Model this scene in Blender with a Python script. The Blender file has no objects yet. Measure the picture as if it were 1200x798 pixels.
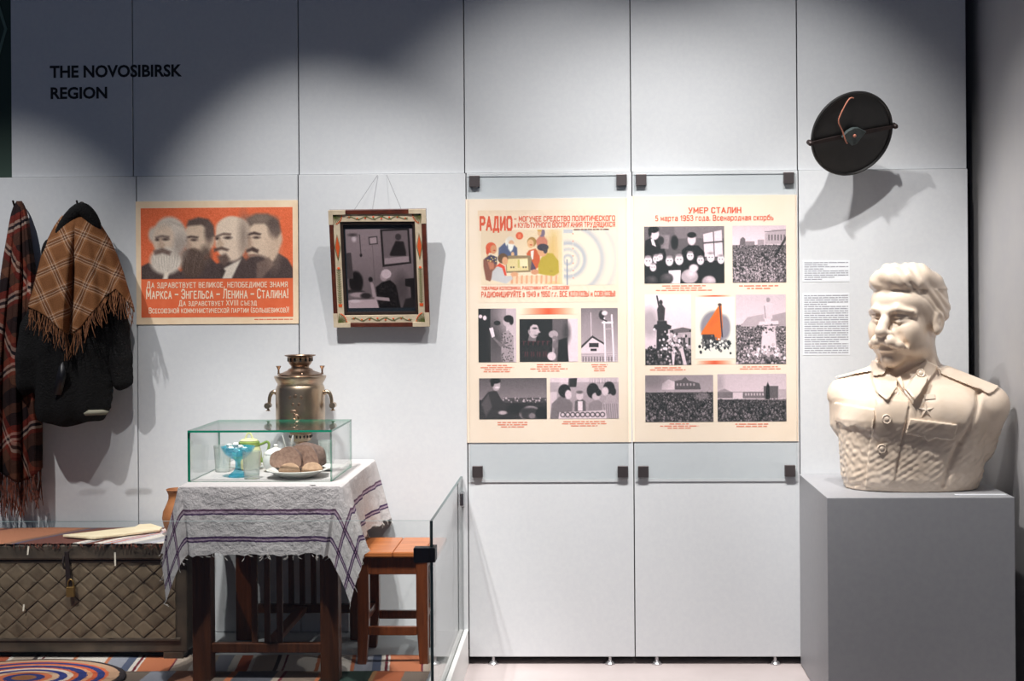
import bpy, bmesh, math, random
import numpy as np
from mathutils import Vector, Matrix

S = bpy.context.scene
C = S.collection
RND = random.Random(7)
NR = np.random.RandomState(11)
PI = math.pi

# ------------------------------------------------------------------ camera
F, PX0, PY0, CAMZ, CAMY = 1620.0, 645.0, 342.7, 1.616, -6.0
YAW, ROLL = math.radians(1.5), math.radians(-0.4)
cam = bpy.data.objects.new('camera', bpy.data.cameras.new('camera'))
C.objects.link(cam)
cam.data.sensor_width = 36.0
cam.data.lens = 36.0 * F / 1200.0
cam.data.shift_x = (600 - PX0) / 1200.0
cam.data.shift_y = (PY0 - 399) / 1200.0
cam.data.clip_start = 0.05
cam.location = (0, CAMY, CAMZ)
CAMR = (Matrix.Rotation(YAW, 3, 'Z') @ Matrix.Rotation(PI / 2, 3, 'X') @ Matrix.Rotation(ROLL, 3, 'Z'))
cam.rotation_euler = CAMR.to_euler()
S.camera = cam
S.view_settings.view_transform = 'Standard'
S.view_settings.look = 'None'
S.view_settings.gamma = 1.0
S.view_settings.use_curve_mapping = False
S.view_settings.exposure = 0.0
S.cycles.transparent_max_bounces = 32
S.cycles.max_bounces = 10

# ------------------------------------------------------------------ light: dim cool hall + a track of spotlights and added fill spots
W = bpy.data.worlds.new('World'); S.world = W; W.use_nodes = True
W.node_tree.nodes['Background'].inputs[0].default_value = (0.52, 0.66, 1.0, 1)
W.node_tree.nodes['Background'].inputs[1].default_value = 0.10

def spot(x, y, z, tx, ty, tz, power, half, blend, col=(1, 0.978, 0.95), rad=0.03):
    l = bpy.data.lights.new('track_or_fill_spot', 'SPOT')
    l.energy = power; l.spot_size = math.radians(2 * half); l.spot_blend = blend
    l.color = col; l.shadow_soft_size = rad
    o = bpy.data.objects.new('track_or_fill_spot', l); C.objects.link(o)
    o.location = (x, y, z)
    o.rotation_euler = (Vector((tx, ty, tz)) - o.location).to_track_quat('-Z', 'Y').to_euler()
    return o
SPOTS = [
    (-2.95, -1.7, 3.9, -2.48, -.1, 1.08, 290, 20.5, 0.9),
    (-1.40, -1.7, 3.9, -1.08, -.1, 1.32, 300, 23, 0.85),
    (-1.25, -1.8, 3.9, -1.20, -.5, 0.80, 400, 17, 0.8),
    (-0.15, -1.6, 3.9, 0.00, 0.0, 1.00, 250, 33, 1.0),
    (0.90, -1.5, 3.9, 0.60, 0.0, 0.95, 240, 34, 1.0),
    (0.35, -1.7, 3.9, 0.22, 0.0, 0.62, 420, 20, 1.0),  # fill spot, added to brighten the lower middle of the back wall
    (-0.05, -1.45, 3.9, 1.30, -.35, 1.45, 270, 18, 0.8),
    (-2.60, -3.2, 3.9, -2.45, -.6, 0.15, 600, 11, 0.8),
    (-0.30, -1.1, 3.9, 1.70, -.7, 1.40, 110, 20, 0.8),  # fill spot, added to brighten the right side wall
]
for a in SPOTS: spot(*a)

# ------------------------------------------------------------------ pixel -> point on a plane of the place
def ray(px, py):
    v = CAMR @ Vector(((px - PX0) / F, -(py - PY0) / F, -1.0))
    return v
def at(px, py, d):
    v = ray(px, py); t = (-d - CAMY) / v.y
    return Vector((v.x * t, -d, CAMZ + v.z * t))
def at_z(px, py, z):
    v = ray(px, py); t = (z - CAMZ) / v.z
    return Vector((v.x * t, CAMY + v.y * t, z))
def rect(x0, y0, x1, y1, d):
    a = at(x0, (y0 + y1) / 2, d); b = at(x1, (y0 + y1) / 2, d)
    c = at((x0 + x1) / 2, y0, d); e = at((x0 + x1) / 2, y1, d)
    return a.x, e.z, b.x, c.z            # x0, z0, x1, z1

# ------------------------------------------------------------------ materials
def lin(c):
    if isinstance(c, str): c = tuple(int(c[i:i + 2], 16) for i in (0, 2, 4))
    return tuple(((v / 255) / 12.92 if v / 255 <= 0.04045 else ((v / 255 + 0.055) / 1.055) ** 2.4) for v in c)
def nodes(name):
    m = bpy.data.materials.new(name); m.use_nodes = True
    return m, m.node_tree, m.node_tree.nodes['Principled BSDF']
def N(t, kind, **kw):
    n = t.nodes.new(kind)
    for k, v in kw.items(): setattr(n, k, v)
    return n
def ramp(t, stops, const=True):
    r = N(t, 'ShaderNodeValToRGB')
    r.color_ramp.interpolation = 'CONSTANT' if const else 'LINEAR'
    e = r.color_ramp.elements
    while len(e) > 1: e.remove(e[-1])
    e[0].position = stops[0][0]; e[0].color = (*lin(stops[0][1]), 1)
    for p, c in stops[1:]:
        q = e.new(p); q.color = (*lin(c), 1)
    return r
def bump(t, b, height, strength, dist=0.01):
    n = N(t, 'ShaderNodeBump'); n.inputs['Strength'].default_value = strength
    n.inputs['Distance'].default_value = dist
    t.links.new(height, n.inputs['Height']); t.links.new(n.outputs[0], b.inputs['Normal'])
def noise_tex(t, scale, detail=4, rough=0.6, stretch=None, coord='Object'):
    tc = N(t, 'ShaderNodeTexCoord'); src = tc.outputs[coord]
    if stretch:
        mp = N(t, 'ShaderNodeMapping'); mp.inputs['Scale'].default_value = stretch
        t.links.new(src, mp.inputs[0]); src = mp.outputs[0]
    n = N(t, 'ShaderNodeTexNoise'); n.inputs['Scale'].default_value = scale
    n.inputs['Detail'].default_value = detail; n.inputs['Roughness'].default_value = rough
    t.links.new(src, n.inputs['Vector']); return n
def mat(name, col, rough=0.6, metal=0.0, col2=None, nscale=20, stretch=None, bmp=0.0, bdist=0.004, spec=0.5, lo=0.35, hi=0.65, coat=0.0):
    m, t, b = nodes(name)
    b.inputs['Base Color'].default_value = (*lin(col), 1)
    b.inputs['Roughness'].default_value = rough; b.inputs['Metallic'].default_value = metal
    b.inputs['Specular IOR Level'].default_value = spec
    b.inputs['Coat Weight'].default_value = coat
    if col2 or bmp:
        n = noise_tex(t, nscale, stretch=stretch)
        if col2:
            r = ramp(t, [(lo, col), (hi, col2)], False)
            t.links.new(n.outputs['Fac'], r.inputs[0]); t.links.new(r.outputs[0], b.inputs['Base Color'])
        if bmp: bump(t, b, n.outputs['Fac'], bmp, bdist)
    return m
def glass(name, tint, haze=0.0, hazecol=(230, 235, 232), f0=0.045, rough=0.0):
    m = bpy.data.materials.new(name); m.use_nodes = True; t = m.node_tree
    t.nodes.remove(t.nodes['Principled BSDF']); out = t.nodes['Material Output']
    tr = N(t, 'ShaderNodeBsdfTransparent'); tr.inputs[0].default_value = (*tint, 1)
    gl = N(t, 'ShaderNodeBsdfGlossy'); gl.inputs['Roughness'].default_value = rough
    lw = N(t, 'ShaderNodeLayerWeight'); lw.inputs[0].default_value = 0.5
    p = N(t, 'ShaderNodeMath', operation='POWER'); p.inputs[1].default_value = 5.0
    q = N(t, 'ShaderNodeMath', operation='MULTIPLY_ADD'); q.inputs[1].default_value = 1 - f0; q.inputs[2].default_value = f0
    t.links.new(lw.outputs['Facing'], p.inputs[0]); t.links.new(p.outputs[0], q.inputs[0])
    mx = N(t, 'ShaderNodeMixShader'); t.links.new(q.outputs[0], mx.inputs[0])
    body = tr
    if haze:
        di = N(t, 'ShaderNodeBsdfDiffuse'); di.inputs[0].default_value = (*lin(hazecol), 1)
        m2 = N(t, 'ShaderNodeMixShader'); m2.inputs[0].default_value = haze
        t.links.new(tr.outputs[0], m2.inputs[1]); t.links.new(di.outputs[0], m2.inputs[2]); body = m2
    t.links.new(body.outputs[0], mx.inputs[1]); t.links.new(gl.outputs[0], mx.inputs[2])
    t.links.new(mx.outputs[0], out.inputs['Surface']); return m
def striped(name, stops, axis_scale, rough=0.85, skew=0.0, noise=0.12, use='UV', y0=0.0, rib=0.0):
    """stripes of a woven cloth along one axis: t = (x + skew*(y-y0)) / axis_scale"""
    m, t, b = nodes(name); b.inputs['Roughness'].default_value = rough; b.inputs['Specular IOR Level'].default_value = .15
    tc = N(t, 'ShaderNodeTexCoord'); sp = N(t, 'ShaderNodeSeparateXYZ'); t.links.new(tc.outputs[use], sp.inputs[0])
    ma = N(t, 'ShaderNodeMath', operation='MULTIPLY_ADD'); ma.inputs[1].default_value = skew
    t.links.new(sp.outputs[1], ma.inputs[0]); t.links.new(sp.outputs[0], ma.inputs[2])
    nz = N(t, 'ShaderNodeTexNoise'); nz.inputs['Scale'].default_value = 90; t.links.new(tc.outputs[use], nz.inputs['Vector'])
    nm = N(t, 'ShaderNodeMath', operation='MULTIPLY_ADD'); nm.inputs[1].default_value = noise * 0.05
    t.links.new(nz.outputs['Fac'], nm.inputs[0]); t.links.new(ma.outputs[0], nm.inputs[2])
    dv = N(t, 'ShaderNodeMath', operation='MULTIPLY'); dv.inputs[1].default_value = 1.0 / axis_scale
    t.links.new(nm.outputs[0], dv.inputs[0])
    fr = N(t, 'ShaderNodeMath', operation='FRACT'); t.links.new(dv.outputs[0], fr.inputs[0])
    r = ramp(t, stops); t.links.new(fr.outputs[0], r.inputs[0])
    n2 = N(t, 'ShaderNodeTexNoise'); n2.inputs['Scale'].default_value = 220; n2.inputs['Detail'].default_value = 3
    t.links.new(tc.outputs[use], n2.inputs['Vector'])
    r2 = ramp(t, [(0.3, (150, 150, 150)), (0.7, (255, 255, 255))], False); t.links.new(n2.outputs['Fac'], r2.inputs[0])
    mx = N(t, 'ShaderNodeMix', data_type='RGBA', blend_type='MULTIPLY'); mx.inputs[0].default_value = 0.8
    t.links.new(r.outputs[0], mx.inputs[6]); t.links.new(r2.outputs[0], mx.inputs[7])
    t.links.new(mx.outputs[2], b.inputs['Base Color']); bump(t, b, n2.outputs['Fac'], 0.5, 0.003)
    return m
def plaid(name, su, sv, pu, pv, rough=0.9):
    m, t, b = nodes(name); b.inputs['Roughness'].default_value = rough; b.inputs['Specular IOR Level'].default_value = .1
    tc = N(t, 'ShaderNodeTexCoord'); sp = N(t, 'ShaderNodeSeparateXYZ'); t.links.new(tc.outputs['UV'], sp.inputs[0])
    outs = []
    for k, (st, per) in enumerate(((su, pu), (sv, pv))):
        dv = N(t, 'ShaderNodeMath', operation='MULTIPLY'); dv.inputs[1].default_value = 1 / per; t.links.new(sp.outputs[k], dv.inputs[0])
        fr = N(t, 'ShaderNodeMath', operation='FRACT'); t.links.new(dv.outputs[0], fr.inputs[0])
        r = ramp(t, st); t.links.new(fr.outputs[0], r.inputs[0]); outs.append(r)
    mx = N(t, 'ShaderNodeMix', data_type='RGBA'); mx.inputs[0].default_value = 0.5
    t.links.new(outs[0].outputs[0], mx.inputs[6]); t.links.new(outs[1].outputs[0], mx.inputs[7])
    n2 = N(t, 'ShaderNodeTexNoise'); n2.inputs['Scale'].default_value = 300; t.links.new(tc.outputs['UV'], n2.inputs['Vector'])
    r2 = ramp(t, [(0.3, (175, 175, 175)), (0.7, (255, 255, 255))], False); t.links.new(n2.outputs['Fac'], r2.inputs[0])
    m3 = N(t, 'ShaderNodeMix', data_type='RGBA', blend_type='MULTIPLY'); m3.inputs[0].default_value = 0.8
    t.links.new(mx.outputs[2], m3.inputs[6]); t.links.new(r2.outputs[0], m3.inputs[7])
    t.links.new(m3.outputs[2], b.inputs['Base Color']); bump(t, b, n2.outputs['Fac'], 0.4, 0.002)
    return m

M = dict(
    panel=mat('wall_laminate', (205, 207, 210), 0.42, col2=(209, 211, 213), nscale=60, spec=.35),
    dark=mat('dark_recess', (22, 22, 25), 0.8),
    green=mat('dark_green_wall', (40, 62, 52), 0.7),
    greenline=mat('pale_green_line', (96, 120, 108), 0.7),
    side=mat('side_wall_paint', (176, 174, 176), 0.6, col2=(180, 178, 178), nscale=8),
    floor=mat('floor_tile', (196, 184, 182), 0.35, col2=(190, 178, 176), nscale=6),
    podium=mat('podium_top', (182, 186, 188), 0.6),
    white=mat('white_trim', (232, 232, 230), 0.45),
    steel=mat('steel', (190, 190, 192), 0.25, 1.0),
    clip=mat('clip_metal', (112, 104, 104), 0.42, 0.9),
    clamp=mat('clamp_dark', (62, 62, 68), 0.5, 0.5),
    ink=mat('black_ink', (14, 14, 18), 0.7),
    plinth=mat('plinth_laminate', (152, 152, 156), 0.5, col2=(156, 156, 159), nscale=40),
    stone=mat('cream_plaster', (232, 213, 193), 0.33, col2=(224, 203, 181), nscale=9, coat=0.5),
    paper=mat('cream_paper', (252, 231, 211), 0.7, col2=(250, 227, 204), nscale=5, spec=.2),
    oldpaper=mat('old_paper', (246, 222, 190), 0.75, col2=(238, 210, 176), nscale=12, spec=.2),
    orange=mat('orange_print', (234, 116, 76), 0.75, col2=(228, 106, 66), nscale=14, spec=.2),
    redtext=mat('orange_red_print', (226, 92, 58), 0.75, spec=.2),
    palered=mat('pale_red_print', (236, 136, 106), 0.75, spec=.2),
    creamtext=mat('cream_print', (248, 224, 196), 0.75, spec=.2),
    decal=mat('white_decal', (222, 225, 229), 0.5),
    greytext=mat('grey_print', (150, 150, 158), 0.7),
    redwood=mat('red_brown_wood', (116, 60, 30), 0.32, col2=(88, 43, 20), nscale=14, stretch=(6, 6, .6), bmp=.08),
    seatwood=mat('orange_brown_wood', (190, 116, 66), 0.3, col2=(164, 92, 48), nscale=10, stretch=(.7, 6, 6), bmp=.06),
    darkwood=mat('dark_brown_wood', (92, 52, 30), 0.42, col2=(62, 34, 20), nscale=12, stretch=(6, 6, .5), bmp=.1),
    brass=mat('old_brass', (206, 184, 156), 0.32, 1.0, col2=(168, 150, 134), nscale=9, lo=.3, hi=.7),
    brassdark=mat('dark_brass', (172, 146, 124), 0.36, 1.0, col2=(130, 108, 94), nscale=14),
    slot=mat('dark_slot', (24, 20, 18), .7),
    clay=mat('clay', (160, 104, 62), 0.6, col2=(128, 80, 48), nscale=9, bmp=.1),
    bread=mat('bread_crumb', (182, 148, 130), 0.85, col2=(152, 120, 104), nscale=70, bmp=.6, bdist=.004),
    crust=mat('bread_crust', (130, 106, 95), 0.75, col2=(96, 76, 69), nscale=60, bmp=.6, bdist=.004),
    pie=mat('pale_pastry', (196, 160, 130), 0.8, col2=(176, 140, 112), nscale=60, bmp=.4),
    china=mat('white_china', (238, 236, 230), 0.18, coat=.3),
    sugar=mat('sugar', (240, 240, 238), 0.6, bmp=.6, nscale=120),
    greenpot=mat('green_glaze', (96, 132, 64), 0.25, col2=(150, 168, 90), nscale=14),
    palepot=mat('pale_glaze', (224, 222, 170), 0.25),
    fur=mat('black_fur', (9, 9, 10), 0.8, col2=(20, 19, 20), nscale=140, bmp=.8, bdist=.012, spec=.25),
    satin=mat('black_lining', (34, 33, 38), 0.4, col2=(20, 20, 24), nscale=30, bmp=.4),
    lining=mat('pale_lining', (150, 146, 128), 0.8),
    blackmetal=mat('black_paper_cone', (20, 19, 19), 0.42, col2=(30, 28, 27), nscale=16, bmp=.2),
    rust=mat('rusted_steel', (52, 40, 38), 0.5, 0.5, col2=(36, 28, 28), nscale=40),
    alum=mat('dull_pale_metal', (226, 226, 222), .5, .2),
    copper=mat('copper_wire', (168, 108, 88), 0.45),
    bracket=mat('green_black_bracket', (58, 68, 68), 0.5, col2=(46, 54, 54), nscale=40),
    tin=mat('grey_tin', (120, 104, 84), 0.5, 0.3, col2=(82, 70, 56), nscale=16, bmp=.25, lo=.3, hi=.7),
    tindark=mat('dark_tin', (88, 76, 64), 0.55, 0.3, col2=(62, 54, 46), nscale=14, bmp=.2),
    brassold=mat('padlock_brass', (140, 112, 66), 0.4, .8),
    palewood=mat('pale_wood', (230, 216, 186), 0.6, col2=(214, 196, 160), nscale=12, stretch=(1, 8, 8)),
    chalk=mat('chalk_mark', (214, 206, 190), .9),
    thread=mat('pale_thread', (214, 208, 202), .9),
    frbrown=mat('brown_fringe', (150, 98, 62), .9, col2=(92, 56, 36), nscale=60),
    frdark=mat('rust_fringe', (122, 62, 42), .9, col2=(40, 29, 29), nscale=70),
    framewood=mat('frame_red_brown', (96, 44, 30), 0.4, col2=(70, 32, 24), nscale=30),
    framecream=mat('frame_cream', (208, 192, 166), 0.45, col2=(194, 176, 150), nscale=30),
    framedark=mat('frame_dark_slip', (46, 34, 30), 0.45),
    mount=mat('blue_grey_mount', (44, 54, 64), 0.7),
    leaf=mat('frame_green_paint', (84, 92, 40), .5), flower=mat('frame_orange_paint', (206, 84, 36), .5),
    pane=glass('clear_glass', (.985, .996, .992), f0=.032), paneedge=mat('green_glass_edge', (26, 140, 110), .2),
    edgepale=mat('pale_glass_edge', (142, 168, 166), .25), edgedark=mat('dark_glass_edge', (70, 88, 88), .3),
    poster_pane=glass('poster_glass', (.974, .983, .985), haze=.02, hazecol=(210, 222, 226), f0=.025),
    tumbler=glass('drinking_glass', (.96, .975, .965), haze=.24, f0=.09),
    blueglass=glass('blue_glass', (.55, .86, .93), haze=.22, hazecol=(80, 205, 235), f0=.08),
    bulb=mat('wire_grey', (120, 120, 124), .5),
)
def picture_mat():
    m, t, b = nodes('printed_photograph'); a = N(t, 'ShaderNodeVertexColor'); a.layer_name = 'Col'
    t.links.new(a.outputs[0], b.inputs['Base Color']); b.inputs['Roughness'].default_value = .7
    b.inputs['Specular IOR Level'].default_value = .2; return m
M['print'] = picture_mat()

# ------------------------------------------------------------------ objects
def thing(name, label, cat, loc, group=None):
    o = bpy.data.objects.new(name, None); C.objects.link(o); o.location = Vector(loc); o.empty_display_size = .05
    o['label'] = label; o['category'] = cat
    if group: o['group'] = group
    return o
def tag(o, label, cat, group=None):
    o['label'] = label; o['category'] = cat
    if group: o['group'] = group
    return o
def struct(o): o['kind'] = 'structure'; return o
def put(name, me, m, parent=None, smooth=True, bevel=0, solid=0, keep=False):
    """one mesh object; its vertices come in world coordinates"""
    for x in (m if isinstance(m, (list, tuple)) else [m]): me.materials.append(M[x] if isinstance(x, str) else x)
    o = bpy.data.objects.new(name, me); C.objects.link(o)
    if not keep and len(me.vertices):
        co = np.empty(len(me.vertices) * 3, np.float32); me.vertices.foreach_get('co', co); co = co.reshape(-1, 3)
        lo, hi = co.min(0), co.max(0); base = Vector(((lo[0] + hi[0]) / 2, (lo[1] + hi[1]) / 2, float(lo[2])))
        me.vertices.foreach_set('co', (co - np.array(base, np.float32)).ravel()); o.location = base
    if parent:
        o.parent = parent; p = Matrix.Identity(4); q = parent
        while q: p = Matrix.LocRotScale(q.location, q.rotation_euler, q.scale) @ p if not q.parent else q.matrix_parent_inverse @ Matrix.Translation(q.location) @ p; q = q.parent
        o.matrix_parent_inverse = p.inverted()
    if smooth:
        me.shade_smooth()
        try: me.set_sharp_from_angle(angle=math.radians(38))
        except Exception: pass
    if bevel:
        b = o.modifiers.new('bevel', 'BEVEL'); b.width = bevel; b.segments = 2; b.limit_method = 'ANGLE'; b.angle_limit = math.radians(40)
    if solid:
        b = o.modifiers.new('solid', 'SOLIDIFY'); b.thickness = solid; b.offset = -1
    return o
def sub(parent, name, me, m, **k): return put(name, me, m, parent, **k)
class MB:
    def __init__(s): s.v = []; s.f = []; s.mi = []; s.uv = {}
    def add(s, vs, fs, mi=0):
        n = len(s.v); s.v += [tuple(v) for v in vs]; s.f += [tuple(n + i for i in f) for f in fs]; s.mi += [mi] * len(fs); return s
    def box(s, a, b, mi=0, T=None):
        x0, y0, z0 = a; x1, y1, z1 = b
        vs = [Vector((x, y, z)) for z in (z0, z1) for x, y in ((x0, y0), (x1, y0), (x1, y1), (x0, y1))]
        if T: vs = [T @ v for v in vs]
        return s.add(vs, [(3, 2, 1, 0), (4, 5, 6, 7), (0, 1, 5, 4), (1, 2, 6, 5), (2, 3, 7, 6), (3, 0, 4, 7)], mi)
    def hexa(s, lo, hi, mi=0):      # two quads (lists of 4 points): bottom ring, top ring
        return s.add(list(lo) + list(hi), [(3, 2, 1, 0), (4, 5, 6, 7), (0, 1, 5, 4), (1, 2, 6, 5), (2, 3, 7, 6), (3, 0, 4, 7)], mi)
    def lathe(s, prof, c=(0, 0, 0), seg=40, mi=0, T=None, rmod=None, closed=False):
        vs = []; fs = []; n = len(prof)
        for i, (r, z) in enumerate(prof):
            for k in range(seg):
                a = 2 * PI * k / seg; rr = r * (rmod(k, i) if rmod else 1)
                v = Vector((rr * math.cos(a), rr * math.sin(a), z))
                vs.append((T @ v) if T else v + Vector(c))
        for i in range(n if closed else n - 1):
            j = (i + 1) % n
            for k in range(seg):
                l = (k + 1) % seg; fs.append((i * seg + k, i * seg + l, j * seg + l, j * seg + k))
        if not closed:
            if prof[0][0] > 1e-6: fs.append(tuple(reversed(range(seg))))
            if prof[-1][0] > 1e-6: fs.append(tuple((n - 1) * seg + k for k in range(seg)))
        return s.add(vs, fs, mi)
    def tube(s, pts, r, seg=8, mi=0):
        pts = [Vector(p) for p in pts]; rs = r if isinstance(r, (list, tuple)) else [r] * len(pts)
        vs = []; fs = []; up = None
        for i, p in enumerate(pts):
            d = (pts[min(i + 1, len(pts) - 1)] - pts[max(i - 1, 0)]).normalized()
            if up is None: up = d.orthogonal().normalized()
            u = (up - d * up.dot(d)); u = u.normalized() if u.length > 1e-5 else d.orthogonal().normalized(); up = u; w = d.cross(u)
            for k in range(seg):
                a = 2 * PI * k / seg; vs.append(p + (u * math.cos(a) + w * math.sin(a)) * rs[i])
        for i in range(len(pts) - 1):
            for k in range(seg):
                l = (k + 1) % seg; fs.append((i * seg + k, i * seg + l, (i + 1) * seg + l, (i + 1) * seg + k))
        fs.append(tuple(reversed(range(seg)))); fs.append(tuple((len(pts) - 1) * seg + k for k in range(seg)))
        return s.add(vs, fs, mi)
    def prism(s, poly, d0, d1, T=None, mi=0):   # poly in (x,z); extruded along y from d0 to d1
        n = len(poly); vs = [Vector((x, d0, z)) for x, z in poly] + [Vector((x, d1, z)) for x, z in poly]
        if T: vs = [T @ v for v in vs]
        fs = [tuple(range(n)), tuple(reversed(range(n, 2 * n)))] + [(i, i + n, (i + 1) % n + n, (i + 1) % n) for i in range(n)]
        return s.add(vs, fs, mi)
    def sphere(s, c, r, seg=20, rings=12, mi=0, T=None):
        rx, ry, rz = (r, r, r) if not hasattr(r, '__len__') else r
        vs = [];fs = []
        for i in range(rings + 1):
            th = PI * i / rings
            for k in range(seg):
                a = 2 * PI * k / seg; v = Vector((rx * math.sin(th) * math.cos(a), ry * math.sin(th) * math.sin(a), -rz * math.cos(th)))
                vs.append(Vector(c) + ((T @ v) if T else v))
        for i in range(rings):
            for k in range(seg):
                l = (k + 1) % seg; fs.append((i * seg + k, i * seg + l, (i + 1) * seg + l, (i + 1) * seg + k))
        return s.add(vs, fs, mi)
    def mesh(s, fix=True):
        me = bpy.data.meshes.new('m'); me.from_pydata(s.v, [], s.f); me.polygons.foreach_set('material_index', s.mi)
        if fix:
            b = bmesh.new(); b.from_mesh(me); bmesh.ops.remove_doubles(b, verts=b.verts, dist=1e-6); bmesh.ops.recalc_face_normals(b, faces=b.faces); b.to_mesh(me); b.free()
        return me
def grid_mesh(P, UV=None, close_u=False):
    """P: (n,m,3) array of points -> quads with an optional uv layer"""
    n, m = P.shape[:2]; idx = np.arange(n * m).reshape(n, m)
    if close_u:
        idx2 = np.vstack([idx, idx[:1]])
    else: idx2 = idx
    q = np.stack([idx2[:-1, :-1], idx2[1:, :-1], idx2[1:, 1:], idx2[:-1, 1:]], -1).reshape(-1, 4)
    me = bpy.data.meshes.new('m'); me.from_pydata(P.reshape(-1, 3).tolist(), [], q.tolist())
    if UV is not None:
        l = me.uv_layers.new(name='UVMap'); U = UV.reshape(-1, 2)[q.ravel()]
        l.data.foreach_set('uv', U.astype(np.float32).ravel())
    return me
def pane(name, x0, y0, z0, x1, y1, z1, parent=None, mats=('pane', 'paneedge'), keep=False):
    """sheet of glass: the four narrow faces take the edge material"""
    b = MB().box((x0, y0, z0), (x1, y1, z1)); d = (x1 - x0, y1 - y0, z1 - z0); k = d.index(min(d))
    nax = [2, 2, 1, 0, 1, 0]
    b.mi = [0 if a == k else 1 for a in nax]
    return put(name, b.mesh(fix=False), list(mats), parent, smooth=False)
def text_mesh(s, bold=0.0):
    c = bpy.data.curves.new('t', 'FONT'); c.body = s; c.offset = bold; c.resolution_u = 3
    o = bpy.data.objects.new('t', c); C.objects.link(o)
    me = bpy.data.meshes.new_from_object(o.evaluated_get(bpy.context.evaluated_depsgraph_get()))
    bpy.data.objects.remove(o); return me
def text_fit(name, s, box, d, m, parent=None, bold=0.0, T=None):
    """lettering filled into the rectangle box = (x0, z0, x1, z1) on the plane y=-d"""
    me = text_mesh(s, bold); n = len(me.vertices); co = np.empty(n * 3); me.vertices.foreach_get('co', co); co = co.reshape(-1, 3)
    lo, hi = co.min(0), co.max(0); q = np.zeros((n, 3))
    q[:, 0] = box[0] + (co[:, 0] - lo[0]) / (hi[0] - lo[0]) * (box[2] - box[0])
    q[:, 2] = box[1] + (co[:, 1] - lo[1]) / (hi[1] - lo[1]) * (box[3] - box[1]); q[:, 1] = -d
    me.vertices.foreach_set('co', q.ravel()); me.update()
    return put(name, me, m, parent, smooth=False)
_o = lambda w, y0, y1: [(.18 * w, y0), (0, y0 + .2 * (y1 - y0)), (0, y1 - .2 * (y1 - y0)), (.18 * w, y1), (.82 * w, y1), (w, y1 - .2 * (y1 - y0)), (w, y0 + .2 * (y1 - y0)), (.82 * w, y0), (.18 * w, y0)]
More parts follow.
